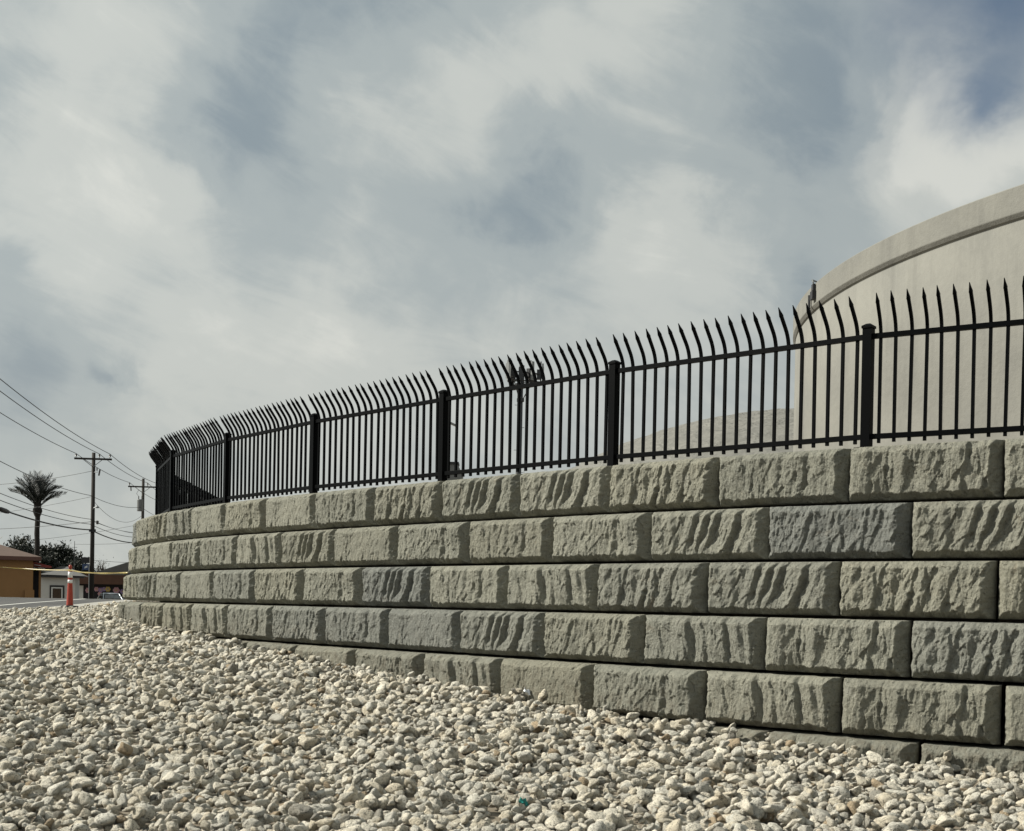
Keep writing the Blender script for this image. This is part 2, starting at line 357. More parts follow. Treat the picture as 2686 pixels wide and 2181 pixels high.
def np_mesh(name, v, f, mat=None, sm=True):
    me = bpy.data.meshes.new(name); v = np.asarray(v, np.float32); f = np.asarray(f, np.int32); n = f.shape[1]
    me.vertices.add(len(v)); me.vertices.foreach_set('co', v.ravel())
    me.loops.add(f.size); me.loops.foreach_set('vertex_index', f.ravel())
    me.polygons.add(len(f)); me.polygons.foreach_set('loop_start', np.arange(0, f.size, n, dtype=np.int32))
    me.update(calc_edges=True); me.validate()
    if mat: me.materials.append(MATS[mat])
    if sm: smooth(me)
    return me
RNG = np.random.default_rng(7)
def vnoise(p, seed):
    """3-D value noise, p (n,3)"""
    p = np.asarray(p, float); i = np.floor(p).astype(np.int64); f = p - i; f = f * f * f * (f * (f * 6 - 15) + 10)
    def hsh(a):
        h = (a[:, 0] * 374761393 + a[:, 1] * 668265263 + a[:, 2] * 2147483647 + seed * 974634777) & 0xffffffff
        h = ((h ^ (h >> 13)) * 1274126177) & 0xffffffff; h = (h ^ (h >> 16)) & 0xffffffff
        return h / 4294967295.0
    out = 0
    for dx in (0, 1):
        for dy in (0, 1):
            for dz in (0, 1):
                w = (f[:, 0] if dx else 1 - f[:, 0]) * (f[:, 1] if dy else 1 - f[:, 1]) * (f[:, 2] if dz else 1 - f[:, 2])
                out = out + w * hsh(i + np.array([dx, dy, dz]))
    return out * 2 - 1
def fbm(p, seed, oct_=4, gain=.5):
    a, s, t = 1.0, 0, 0.0
    for k in range(oct_): s = s + a * vnoise(np.asarray(p) * 2 ** k, seed + k * 13); t += a; a *= gain
    return s / t

# ------------------------------------------------------------------ the wall's line (seen from above) and the lie of the land
KS = [-12, 0, 0.01, 3.4286, 6.857, 10.286, 13.714, 17.143, 18.7, 20.2, 21.0, 34]
KV = [0, 0, -.0755, -.06671, .00321, -.03026, -.04342, -.07274, -.105, -.070, 0, 0]
DS = .02; SS = np.arange(-12, 34, DS)
kap = np.interp(SS, KS, KV); i0 = int(round(12 / DS))
hh = np.concatenate([[0], np.cumsum((kap[1:] + kap[:-1]) / 2 * DS)]); hh = hh - hh[i0] + 2.66134
ax = np.concatenate([[0], np.cumsum((np.cos(hh[1:]) + np.cos(hh[:-1])) / 2 * DS)]); ay = np.concatenate([[0], np.cumsum((np.sin(hh[1:]) + np.sin(hh[:-1])) / 2 * DS)])
ax = ax - ax[i0] + 4.58364; ay = ay - ay[i0] + 8.81673
def wall_pt(s, off):
    """point on the wall's line at arc length s, moved off metres outwards"""
    h = np.interp(s, SS, hh)
    return np.interp(s, SS, ax) - np.sin(h) * off, np.interp(s, SS, ay) + np.cos(h) * off, h
ZW = 1.3235 + CZ; BH = .4572; BW = 1.21138; BAT = .0735      # wall top, course height, block width, set-back per course
LAND = np.array([(-60, -1.55), (0, -1.52), (4, -1.44), (7.0, -1.30), (9.3, -1.165), (10.4, -1.06), (11.65, -.95), (12.5, -.875), (13.4, -.825), (14.4, -.755), (15.3, -.67), (16.3, -.62), (17.7, -.53), (18.7, -.465), (20, -.43), (25, -.40), (33, -.34), (38, -.20), (44, -.06), (48, -.06), (54, -.55), (62, -1.0), (80, -1.1), (9000, -1.1)])
def land(x, y): return np.interp(y, LAND[:, 0], LAND[:, 1]) + CZ
def kerb_x(y): return -11.6 - .06 * (y - 29.0)

def sheet(name, xs, ys, zf, mat, lift, keep=None):
    X, Y = np.meshgrid(xs, ys); Z = zf(X, Y) + lift
    v = np.stack([X, Y, Z], -1).reshape(-1, 3); nx = len(xs); q = []
    for j in range(len(ys) - 1):
        for i in range(nx - 1):
            if keep is None or keep((xs[i] + xs[i + 1]) / 2, (ys[j] + ys[j + 1]) / 2): q.append((j * nx + i, j * nx + i + 1, (j + 1) * nx + i + 1, (j + 1) * nx + i))
    return tag(link(name, np_mesh(name, v, q, mat)), kind='structure')
ysl = np.concatenate([[-60, -20], np.arange(-5, 62, 1.0), [66, 72, 80, 100, 150, 300, 800, 2500, 9000]])
sheet('ground', np.array([-6000, -1500, -400, -120, -60, -30, -18, -8, 0, 8, 20, 60, 200, 800, 6000]), ysl, land, 'soil', -.012)

# road: runs away on the left beyond a low kerb
ry = np.concatenate([np.arange(6, 62, 1.0), [70, 80, 95]])
v = []; q = []
for j, y in enumerate(ry):
    for w in (-.15, -4, -9, -20, -60): v.append((kerb_x(y) + w, y, float(land(0, y)) + .004))
for j in range(len(ry) - 1):
    for i in range(4): q.append((j * 5 + i + 1, j * 5 + i, (j + 1) * 5 + i, (j + 1) * 5 + i + 1))
tag(link('road', np_mesh('road', v, q, 'worn_asphalt')), kind='structure')
def strip(name, mat, a, b, y0, y1, z0, z1, step=1.0):
    ys = np.arange(y0, y1 + step / 2, step); m = MB(); vs = []; fs = []
    for y in ys:
        g = float(land(0, y))
        vs += [(kerb_x(y) + a, y, g + z0), (kerb_x(y) + a, y, g + z1), (kerb_x(y) + b, y, g + z1), (kerb_x(y) + b, y, g + z0)]
    for j in range(len(ys) - 1):
        for i in range(3): fs.append((j * 4 + i, j * 4 + i + 1, j * 4 + 5 + i, j * 4 + 4 + i))
    fs += [(3, 2, 1, 0), tuple(len(vs) - 4 + i for i in range(4))]
    m.add(vs, fs); return m.build(name, mat)
tag(strip('kerb', 'kerb_concrete', -.15, .55, 6, 60, -.06, .06), kind='structure')
tag(strip('lane_marking', 'white_paint', -2.15, -2.03, 6, 60, .004, .009), kind='structure')
tag(strip('lane_marking', 'white_paint', -5.75, -5.63, 6, 60, .004, .009), kind='structure')

# fill behind the wall, level with its top course
s_ = np.arange(-11, 33, .5); fx, fy, _ = wall_pt(s_, -.62)
ring = [(float(a), float(b)) for a, b in zip(fx, fy)] + [(-6, 120), (90, 120), (90, 2)]
m = MB(); m.poly([(a, b, ZW - .06) for a, b in ring[::-1]])
n = len(ring); m.add([(a, b, ZW - .06) for a, b in ring] + [(a, b, CZ - 2.2) for a, b in ring], [(i, (i + 1) % n, n + (i + 1) % n, n + i) for i in range(n)])
tag(m.build('fill_ground', 'soil'), kind='structure')

# ------------------------------------------------------------------ gravel: stones dropped one after another on the slope
def stone_mesh(k):
    rng = np.random.default_rng(100 + k)
    import bmesh
    bm = bmesh.new(); bmesh.ops.create_icosphere(bm, subdivisions=3, radius=1.0)
    v = np.array([x.co for x in bm.verts]); f = np.array([[x.index for x in fc.verts] for fc in bm.faces]); bm.free()
    d = v / np.linalg.norm(v, axis=1, keepdims=True)
    npl = rng.integers(8, 13); pn = rng.normal(size=(npl, 3)); pn /= np.linalg.norm(pn, axis=1, keepdims=True); pd = rng.uniform(.42, .85, npl)
    r = np.full(len(d), 1.12)
    for a, b in zip(pn, pd):
        c = d @ a; rr = np.where(c > .05, b / np.maximum(c, .05), 9); kk = 110.0
        r = -np.log(np.exp(-kk * r) + np.exp(-kk * np.minimum(rr, 3))) / kk           # soft cut by a plane
    r = r * (1 + .06 * fbm(d * 1.6, 5 * k, 3)) + .028 * fbm(d * 5.5, 7 * k + 3, 3)
    hole = fbm(d * 3.2, 11 * k + 1, 2); r -= .10 * np.clip(hole - .22, 0, 1) * 2
    v = d * r[:, None]; v = v / np.abs(v).max(0)
    return np_mesh('stone', v, f, 'limestone_rubble', sm=False)
NST = 14
STONES = [stone_mesh(k) for k in range(NST)]
RES = .02; GX0, GY0 = -18.0, 4.4; GNX, GNY = int(27 / RES), int(40 / RES)
gy = GY0 + np.arange(GNY) * RES
HF = np.repeat(land(0, gy)[:, None], GNX, 1) - .03
wx_all, wy_all, _ = wall_pt(SS, .09); o_ = np.argsort(wy_all); wy_s, wx_s = wy_all[o_], wx_all[o_]
def gravel_points(sp, seed):
    rng = np.random.default_rng(seed); X, Y = np.meshgrid(np.arange(-17, 8.5, sp), np.arange(5.4, 43, sp * .87))
    X = X + (np.arange(X.shape[0]) % 2)[:, None] * sp / 2
    X = X + rng.uniform(-.48, .48, X.shape) * sp; Y = Y + rng.uniform(-.48, .48, Y.shape) * sp
    X, Y = X.ravel(), Y.ravel()
    ok = (X > -.43 * Y - 2.8) & (X < .43 * Y + 1.5) & (X < np.interp(Y, wy_s, wx_s) + .02) & (X > kerb_x(Y) + .50) & (Y > 5.45)
    ok &= (X > -17.5) & (X < 8.5)
    return np.stack([X[ok], Y[ok]], 1)
heap = gravel_points(.10, 6); hd = np.interp(heap[:, 1], wy_s, wx_s) - heap[:, 0]
heap = heap[(hd < .42) & (vnoise(np.stack([heap[:, 0] * 2.2, heap[:, 1] * 2.2, heap[:, 0] * 0], 1), 4) > .05 + hd * .8)]     # stones heaped unevenly against the wall
P = np.concatenate([gravel_points(.080, 3), gravel_points(.086, 4), heap])
rng = np.random.default_rng(12)
n1 = len(gravel_points(.080, 3)); order = np.concatenate([rng.permutation(n1), n1 + rng.permutation(len(P) - n1)]); P = P[order]
N = len(P)
A = np.clip(rng.lognormal(math.log(.0375), .34, N), .014, .080); B = A * rng.uniform(.62, .95, N); C = A * rng.uniform(.42, .80, N)
PZ = np.empty(N); yy_, xx_ = np.mgrid[-6:7, -6:7] * RES
for i in range(N):
    x, y = P[i]; r = .85 * (A[i] + B[i]) / 2; k = min(6, max(1, int(r / RES)))
    cx_, cy_ = int((x - GX0) / RES), int((y - GY0) / RES)
    sub = HF[max(cy_ - k, 0):cy_ + k + 1, max(cx_ - k, 0):cx_ + k + 1]
    z = float(sub.mean()) * .6 + float(sub.max()) * .4 + C[i] * .48
    PZ[i] = z
    d2 = (xx_[6 - k:7 + k, 6 - k:7 + k] ** 2 + yy_[6 - k:7 + k, 6 - k:7 + k] ** 2) / (r * r)
    if sub.shape == d2.shape: np.maximum(sub, z + C[i] * np.sqrt(np.clip(1 - d2, 0, 1)) - 9 * (d2 > 1), out=sub)
ROT = np.stack([rng.normal(0, .38, N), rng.normal(0, .38, N), rng.uniform(0, 6.283, N)], 1)
IDX = rng.integers(0, NST, N)
SC = np.stack([A, B, C], 1)
# which three hundred show largest
dep = P[:, 1]; u_ = np.array([rt.dot(Vector((a, b, c - CZ))) / fw.dot(Vector((a, b, c - CZ))) for (a, b), c in zip(P, PZ)]); v_ = np.array([up.dot(Vector((a, b, c - CZ))) / fw.dot(Vector((a, b, c - CZ))) for (a, b), c in zip(P, PZ)])
inside = (np.abs(u_) < WPX / 2 / FPX) & (v_ > -(HPX - CYP) / FPX)
top = PZ > np.array([HF[int((b - GY0) / RES), int((a - GX0) / RES)] for a, b in P]) - C * 1.05
score = np.where(inside & top, A / dep, 0)
big = np.argsort(-score)[:296]
gb = sheet('gravel_bed', np.arange(-18, 9.1, 1.0), np.arange(4, 43, 1.0), land, 'gravel_dust', .004 - .03, lambda x, y: x > kerb_x(y) - .2 and x < np.interp(y, wy_s, wx_s) + .6)
first = {}
for i in big:
    o = link('stone', STONES[IDX[i]], None, gb, (P[i, 0], P[i, 1], PZ[i]), tuple(ROT[i])); o.scale = SC[i]
    first.setdefault(int(IDX[i]), o)
rest = np.setdiff1d(np.arange(N), big)
me = bpy.data.meshes.new('gravel'); me.vertices.add(len(rest)); me.vertices.foreach_set('co', np.stack([P[rest, 0], P[rest, 1], PZ[rest]], 1).astype(np.float32).ravel())
for nm, typ, dat in (('turn', 'FLOAT_VECTOR', ROT), ('size', 'FLOAT_VECTOR', SC)):
    a = me.attributes.new(nm, typ, 'POINT'); a.data.foreach_set('vector', dat[rest].astype(np.float32).ravel())
a = me.attributes.new('which', 'INT', 'POINT'); a.data.foreach_set('value', IDX[rest].astype(np.int32))
me.materials.append(MATS['limestone_rubble'])
go = link('gravel', me, None, gb); tag(go, kind='stuff')
ng = bpy.data.node_groups.new('scatter_stones', 'GeometryNodeTree'); ng.is_modifier = True
ng.interface.new_socket('Geometry', in_out='INPUT', socket_type='NodeSocketGeometry'); ng.interface.new_socket('Geometry', in_out='OUTPUT', socket_type='NodeSocketGeometry')
gi = ng.nodes.new('NodeGroupInput'); gout = ng.nodes.new('NodeGroupOutput'); iop = ng.nodes.new('GeometryNodeInstanceOnPoints'); g2i = ng.nodes.new('GeometryNodeGeometryToInstance')
def attr(nm, typ):
    nd = ng.nodes.new('GeometryNodeInputNamedAttribute'); nd.data_type = typ; nd.inputs[0].default_value = nm; return nd.outputs[0]
for k in range(NST - 1, -1, -1):
    oi = ng.nodes.new('GeometryNodeObjectInfo'); oi.transform_space = 'ORIGINAL'; oi.inputs['Object'].default_value = first.get(k, next(iter(first.values()))); oi.inputs['As Instance'].default_value = True
    ng.links.new(oi.outputs['Geometry'], g2i.inputs[0])
ng.links.new(gi.outputs[0], iop.inputs['Points']); ng.links.new(g2i.outputs[0], iop.inputs['Instance']); iop.inputs['Pick Instance'].default_value = True
ng.links.new(attr('which', 'INT'), iop.inputs['Instance Index']); ng.links.new(attr('size', 'FLOAT_VECTOR'), iop.inputs['Scale'])
e2r = ng.nodes.new('FunctionNodeEulerToRotation'); ng.links.new(attr('turn', 'FLOAT_VECTOR'), e2r.inputs[0]); ng.links.new(e2r.outputs[0], iop.inputs['Rotation'])
ng.links.new(iop.outputs[0], gout.inputs[0])
md = go.modifiers.new('scatter', 'NODES'); md.node_group = ng

# ------------------------------------------------------------------ retaining wall of cast blocks: a few moulds, used again and again
NU, NV = 190, 76
BWI, BHI = BW - .036, BH - .020
def saw(pairs, t):
    ts = [p[0] for p in pairs]; hs = [p[1] for p in pairs]; return np.interp(t, ts, hs)
MOULDS = {   # relief across the face: (position, height in cm), slant of the flutes, roughness of the split, facet depth
 'grooves': ([(0, -.5), (.16, 0), (.22, -.5), (.30, .6), (.335, -2.6), (.40, .3), (.425, .4), (.46, -3.0), (.52, -.2), (.545, .5), (.575, -2.8), (.63, .1), (.65, .3), (.69, -2.6), (.80, .7), (.85, .9), (.885, -3.2), (.95, -1.0), (.99, .2), (1.02, -1.2), (1.08, -.2), (1.2, -.6)], .36, 1.0, .5),
 'pitted':  ([(0, -.8), (.10, -1.4), (.20, -.2), (.40, .3), (.62, .2), (.78, .8), (.80, .9), (.835, -2.9), (.93, -1.2), (.97, .2), (1.2, -.3)], .06, 1.15, .9),
 'fluted':  ([(0, -.6), (.18, .1), (.23, -1.5), (.30, -.2), (.44, .5), (.50, .6), (.53, -2.4), (.60, -1.6), (.64, .2), (.67, -1.4), (.72, .3), (.86, .5), (.88, -2.2), (.94, -.8), (.98, .4), (1.03, -1.7), (1.09, -.2), (1.2, -.7)], -.12, 1.0, .6),
 'facets':  ([(0, -.5), (.14, .6), (.20, -1.0), (.34, -.6), (.42, .7), (.46, .8), (.52, -2.4), (.76, -1.2), (.82, .8), (.90, 1.0), (.93, -2.6), (1.06, -1.4), (1.10, .4), (1.2, -.4)], .10, .9, 1.7),
 'smooth':  ([(0, -.6), (.2, .2), (.34, -.3), (.52, .2), (.58, -.7), (.66, .1), (.76, -.6), (.88, .3), (1.0, -.2), (1.2, -.4)], .03, .75, .4),
 'ribs':    ([(0, -.4), (.12, -1.0), (.24, -1.3), (.33, .5), (.35, -.9), (.52, -1.5), (.56, .6), (.58, -.9), (.66, .3), (.68, -1.1), (.80, -.8), (.83, .7), (.85, -.9), (.98, -1.3), (1.03, .0), (1.2, -.9)], .20, 1.0, .7),
}
def block_mesh(key, seed):
    prof, slant, rough, fac = MOULDS[key]
    uu = np.linspace(0, BWI, NU + 1); vv = np.linspace(0, BHI, NV + 1); U, V = np.meshgrid(uu, vv)
    q = np.stack([U.ravel(), V.ravel(), np.full(U.size, seed * 3.7)], 1)
    sh = U.shape
    wob = fbm(q * [5, 4, 1], seed, 3).reshape(sh); wob2 = fbm(q * [22, 14, 1], seed + 5, 3).reshape(sh)
    jag = fbm(q * [58, 34, 1], seed + 7, 2).reshape(sh)
    t = U - slant * (V - BHI / 2) + .030 * wob + .014 * wob2 + .0065 * jag
    t2 = U + slant * .6 * (V - BHI / 2) + .045 * fbm(q * [6, 5, 1], seed + 8, 3).reshape(sh) + .012 * wob2
    mask = np.clip(.5 + 1.6 * fbm(q * [3.4, 3.0, 1], seed + 9, 3).reshape(sh), 0, 1)
    d = .0135 * (saw(prof, t) * (.35 + .75 * mask) + saw(prof, (t2 * .83 + .31) % 1.17) * .42 * (1 - mask))
    fa = fbm(q * [3.2, 2.6, 1], seed + 21, 2).reshape(sh); d += fac * .013 * np.abs(fa) ** .8 * np.sign(fa)
    def facets(n, sx, sy, seed2, tilt, stepd):
        r_ = np.random.default_rng(seed2); P_ = np.stack([r_.uniform(-.1, BWI + .1, n), r_.uniform(-.1, BHI + .1, n)], 1)
        X_ = (U - slant * 1.2 * (V - BHI / 2) + .022 * wob + .010 * wob2).ravel(); Y_ = (V + .03 * wob2).ravel()
        g_ = r_.normal(0, tilt, n); k_ = r_.normal(0, tilt * .45, n); o_ = r_.normal(0, stepd, n)
        D_ = ((X_[:, None] - P_[None, :, 0]) * sx) ** 2 + ((Y_[:, None] - P_[None, :, 1]) * sy) ** 2
        i_ = D_.argmin(1)
        return (o_[i_] + g_[i_] * (X_ - P_[i_, 0]) + k_[i_] * (Y_ - P_[i_, 1])).reshape(sh)
    d += np.clip(facets(26, 2.6, 1.0, seed + 71, .16, .0045) * (.12 + .55 * fac), -.018, .018)
    d += np.clip(facets(150, 1.9, 1.0, seed + 73, .22, .0022) * rough * .6, -.007, .007)
    rg = 1 - np.abs(fbm(q * [13, 6.5, 1], seed + 61, 3).reshape(sh)) * 2.2           # sharp crests of the split
    d += rough * (.0060 * rg * (.4 + mask) + .0065 * fbm(q * [20, 12, 1], seed + 31, 3).reshape(sh) + .0055 * fbm(q * [48, 34, 1], seed + 37, 3).reshape(sh) + .0030 * fbm(q * [95, 85, 1], seed + 43, 2).reshape(sh))
    ch = np.stack([(U - slant * (V - BHI / 2)).ravel() * 62, V.ravel() * 9, np.full(U.size, seed * 1.3)], 1)
    d += .0048 * (1 - 2.4 * np.abs(fbm(ch, seed + 81, 2).reshape(sh))) * (.35 + .65 * mask)          # fine upright chisel marks
    e = .020 * fbm(q * [11, 11, 1], seed + 51, 3).reshape(sh) + .009 * fbm(q * [40, 40, 1], seed + 57, 2).reshape(sh)
    def cham(dist, w, depth, p=1.25): return -depth * np.clip(1 - (dist + e) / w, 0, 1.2) ** p
    c = np.minimum.reduce([cham(U, .060, .085, 1.5), cham(BWI - U, .080, .125, 1.0), cham(V, .055, .090, 1.0), cham(BHI - V, .060, .075, 1.4)])
    edge = np.minimum.reduce([U, BWI - U, V, BHI - V]); fade = np.clip(edge / .045, .0, 1)
    out = d * (fade ** .7) + c
    out = np.where(edge < 1e-6, -.155 - .004 * np.abs(wob), out)
    nv1 = NU + 1
    verts = np.stack([U - BWI / 2, -out, V], -1).reshape(-1, 3)
    idx = np.arange((NU + 1) * (NV + 1)).reshape(NV + 1, NU + 1)
    quads = np.stack([idx[:-1, :-1], idx[:-1, 1:], idx[1:, 1:], idx[1:, :-1]], -1).reshape(-1, 4)
    loop = np.concatenate([idx[0, :], idx[1:, -1], idx[-1, -2::-1], idx[-2:0:-1, 0]])
    bk = verts[loop].copy(); bk[:, 1] = .66; bk[:, 0] *= .80
    k0 = len(verts); verts = np.concatenate([verts, bk]); n = len(loop); ar = np.arange(n)
    side = np.stack([loop[(ar + 1) % n], loop, k0 + ar, k0 + (ar + 1) % n], -1)
    cen = len(verts); verts = np.concatenate([verts, [[0, .66, BHI / 2]]])
    me = bpy.data.meshes.new('block')
    faces = [tuple(map(int, f)) for f in quads] + [tuple(map(int, f)) for f in side] + [(int(k0 + (a + 1) % n), int(k0 + a), cen) for a in ar]
    me.from_pydata([tuple(map(float, x)) for x in verts], [], faces); me.update(); me.materials.append(MATS['split_face_concrete'])
    fl = [True] * len(quads) + [False] * (2 * n); me.polygons.foreach_set('use_smooth', fl)
    return me
BLOCKS = {k: block_mesh(k, 11 + 17 * i) for i, k in enumerate(MOULDS)}
BLOCKS['pitted2'] = (MOULDS.__setitem__('pitted2', MOULDS['pitted']), block_mesh('pitted2', 301))[1]
BLOCKS['grooves2'] = (MOULDS.__setitem__('grooves2', ([(a + (.02 if i % 2 else 0), b) for i, (a, b) in enumerate(MOULDS['grooves'][0])], .28, 1.1, .6)), block_mesh('grooves2', 407))[1]
G, PT, FL, FC, SM, RB, P2, G2 = 'grooves', 'pitted', 'fluted', 'facets', 'smooth', 'ribs', 'pitted2', 'grooves2'
#      first joint (arc length) of each course and moulds from that joint leftwards along the wall
COURSES = {1: (1.2283, [FC, PT, G2, G, G, G2, PT, SM, P2, SM, FL, G]), 2: (1.8913, [RB, G, P2, PT, P2, SM, G, FL, PT, G2, SM, P2]),
           3: (1.2265, [G2, G, G2, FL, PT, G, P2, RB, PT, SM, P2, G]), 4: (1.8345, [FC, FL, RB, G, SM, PT, RB, PT, FL, FL, G2, SM]),
           5: (1.1373, [FC, FL, P2, SM, FL, P2, SM, PT, SM]), 6: (1.7065, [PT, SM, P2, SM])}
CYC = [G, PT, SM, FL, P2, G2, RB, FC]
wall = empty('retaining_wall', (float(wall_pt(2, 0)[0]), float(wall_pt(2, 0)[1]), CZ - 1.2), 0, 'curved grey retaining wall of stacked split-face concrete blocks rising from the pale gravel', 'retaining wall')
rb = random.Random(5)
bpy.context.view_layer.update()
for row in range(1, 7):
    s0, seq = COURSES[row]
    for k in range(-7, 26):
        a = s0 + k * BW; b = a + BW
        if a < -7.5 or b > 29: continue
        off = (row - 3) * BAT
        xa, ya, _ = wall_pt(a, off); xb, yb, _ = wall_pt(b, off)
        zt = ZW - (row - 1) * BH; zb = zt - BH
        if zt < min(land(0, ya), land(0, yb)) - .02: continue
        key = seq[k] if 0 <= k < len(seq) else CYC[(k * 3 + row * 5) % 8]
        if k == -1: key = {1: PT, 2: G, 3: FC, 4: G2, 5: SM, 6: PT}[row]
        ang = math.atan2(ya - yb, xa - xb) + rb.uniform(-.004, .004)
        j = rb.uniform(-.006, .006)
        o = link('block', BLOCKS[key], None, wall, ((xa + xb) / 2 - wall.location.x + math.sin(ang) * j, (ya + yb) / 2 - wall.location.y - math.cos(ang) * j, zb + .010 - wall.location.z), (0, 0, ang))

# ------------------------------------------------------------------ fence on the wall
fence = empty('picket_fence', (float(wall_pt(2, -.37)[0]), float(wall_pt(2, -.37)[1]), ZW), 0, 'black steel picket fence with curved spear tips on top of the block wall', 'fence')
PICK = .0240; FS = .957
def picket_mesh():
    pts = [(0, .045), (0, .5), (0, .93)]; th = 0
    R_ = .30; TH = math.radians(35)
    for k in range(1, 7): a = TH * k / 6; pts.append((-R_ * (1 - math.cos(a)), .93 + R_ * math.sin(a)))
    ox, oz = pts[-1]; dy, dz = -math.sin(TH), math.cos(TH)
    pts.append((ox + dy * .115, oz + dz * .115)); w = [PICK / 2] * len(pts)
    pts.append((ox + dy * .125, oz + dz * .125)); w.append(PICK / 2 * 1.14)
    pts.append((ox + dy * .165, oz + dz * .165)); w.append(PICK / 2 * .62)
    pts.append((ox + dy * .205, oz + dz * .205)); w.append(.0022)
    vs = []; fs = []
    for i, (y, z) in enumerate(pts):
        a = pts[max(i - 1, 0)]; b = pts[min(i + 1, len(pts) - 1)]; dy_, dz_ = b[0] - a[0], b[1] - a[1]; l = math.hypot(dy_, dz_); ny, nz = dz_ / l, -dy_ / l
        h = w[i]
        vs += [(-h, y - ny * h, z - nz * h), (h, y - ny * h, z - nz * h), (h, y + ny * h, z + nz * h), (-h, y + ny * h, z + nz * h)]
    for i in range(len(pts) - 1):
        for k in range(4): fs.append((i * 4 + k, i * 4 + (k + 1) % 4, i * 4 + 4 + (k + 1) % 4, i * 4 + 4 + k))
    fs += [(3, 2, 1, 0), tuple(len(vs) - 4 + i for i in range(4))]
    return MB().add(vs, fs).mesh('picket')
pm = picket_mesh(); pm.materials.append(MATS['fence_black'])
post_me = MB().box(-.038, -.038, -.25, .038, .038, 1.015).mesh('post'); post_me.materials.append(MATS['fence_black'])
cm = MB(); cm.box(-.045, -.045, 1.0155, .045, .045, 1.036); cm.box(-.045, -.045, 1.0362, .045, .045, 1.056, .028); cap_me = cm.mesh('cap'); cap_me.materials.append(MATS['fence_black'])
foot_me = MB().box(-.075, -.075, -.02, .075, .075, .008).mesh('base_plate'); foot_me.materials.append(MATS['fence_black'])
posts_s = [-5.3, -2.75, -.20, 2.385, 5.05, 7.59, 10.19, 12.74, 15.36, 17.95, 20.55, 23.1, 25.7, 28.2]
PTS = [wall_pt(s, -.30 - 2 * BAT - .10 * min(1, max(0, (s - 15.4) / 2.5))) for s in posts_s]
fl0 = fence.location
jr = random.Random(3)
for i, (x, y, h) in enumerate(PTS):
    ha = PTS[max(i - 1, 0)]; hb = PTS[min(i + 1, len(PTS) - 1)]; an = math.atan2(ha[1] - hb[1], ha[0] - hb[0])
    p = link('post', post_me, None, fence, (x - fl0.x, y - fl0.y, 0), (0, 0, an)); p.scale = (1, 1, FS); link('cap', cap_me, None, p); link('base_plate', foot_me, None, p)
for i in range(len(PTS) - 1):
    a = Vector(PTS[i][:2]); b = Vector(PTS[i + 1][:2]); L = (b - a).length; d = (a - b) / L; an = math.atan2(d.y, d.x); mid_ = (a + b) / 2
    for z in (.096, .906):
        m = MB(); hw = L / 2 - .036
        m.add([(-hw, -.019, z - .02), (hw, -.019, z - .02), (hw, .019, z - .02), (-hw, .019, z - .02), (-hw, -.019, z + .017), (hw, -.019, z + .017), (hw, .019, z + .017), (-hw, .019, z + .017), (-hw, -.015, z + .021), (hw, -.015, z + .021), (hw, .015, z + .021), (-hw, .015, z + .021)],
              [(3, 2, 1, 0), (0, 1, 5, 4), (4, 5, 9, 8), (8, 9, 10, 11), (11, 10, 6, 7), (7, 6, 2, 3), (1, 2, 6, 10, 9, 5), (0, 4, 8, 11, 7, 3)])
        m.build('rail', 'fence_black', fence, (mid_.x - fl0.x, mid_.y - fl0.y, 0), (0, 0, an))
    if i == len(PTS) - 2: npk = 20
    for k in range(20):
        f = (.10 + (L - .20) * k / 19) / L; p = a.lerp(b, f)
        o = link('picket', pm, None, fence, (p.x - fl0.x, p.y - fl0.y, jr.uniform(-.004, .004)), (jr.gauss(0, .004), jr.gauss(0, .004), an + jr.gauss(0, .03))); o.scale = (1, 1, FS)

# ------------------------------------------------------------------ water tanks
TX, TY, TR = 21.50, 28.83, 15.0
tank = empty('water_tank', (TX, TY, ZW - .06), 0, 'large round cream concrete water tank with a plain rim band, close behind the fence', 'water tank')
zt, zl, zb = 7.194 + CZ - tank.location.z, 6.673 + CZ - tank.location.z, 0.0
def ringwall(prof, n=256): return MB().lathe(prof, n)
ringwall([(TR - .06, -.4), (TR - .06, 1.5), (TR - .06, 3.0), (TR - .06, zl - .075), (TR - .08, zl - .055), (TR - .20, zl - .055)]).build('wall', 'tank_plaster', tank, sm=True)
prof = [(TR - .20, zl - .05), (TR - .09, zl - .05), (TR - .085, zl - .03), (TR - .05, zl - .01), (TR - .015, zl + .035), (TR, zl + .055), (TR + .004, zl + .07), (TR + .004, zt - .02), (TR - .015, zt), (TR - .35, zt), (TR - .36, zt - .05)]
o = ringwall(prof).build('rim_band', 'tank_plaster', tank, sm=False)
m = MB(); m.lathe([(TR - .3, zt - .05)] + [((TR - .3) * math.cos(a), zt - .05 + .9 * math.sin(a)) for a in np.linspace(.12, 1.5, 10)] + [(.01, zt + .86)], 96); m.build('roof', 'tank_plaster', tank, sm=True)
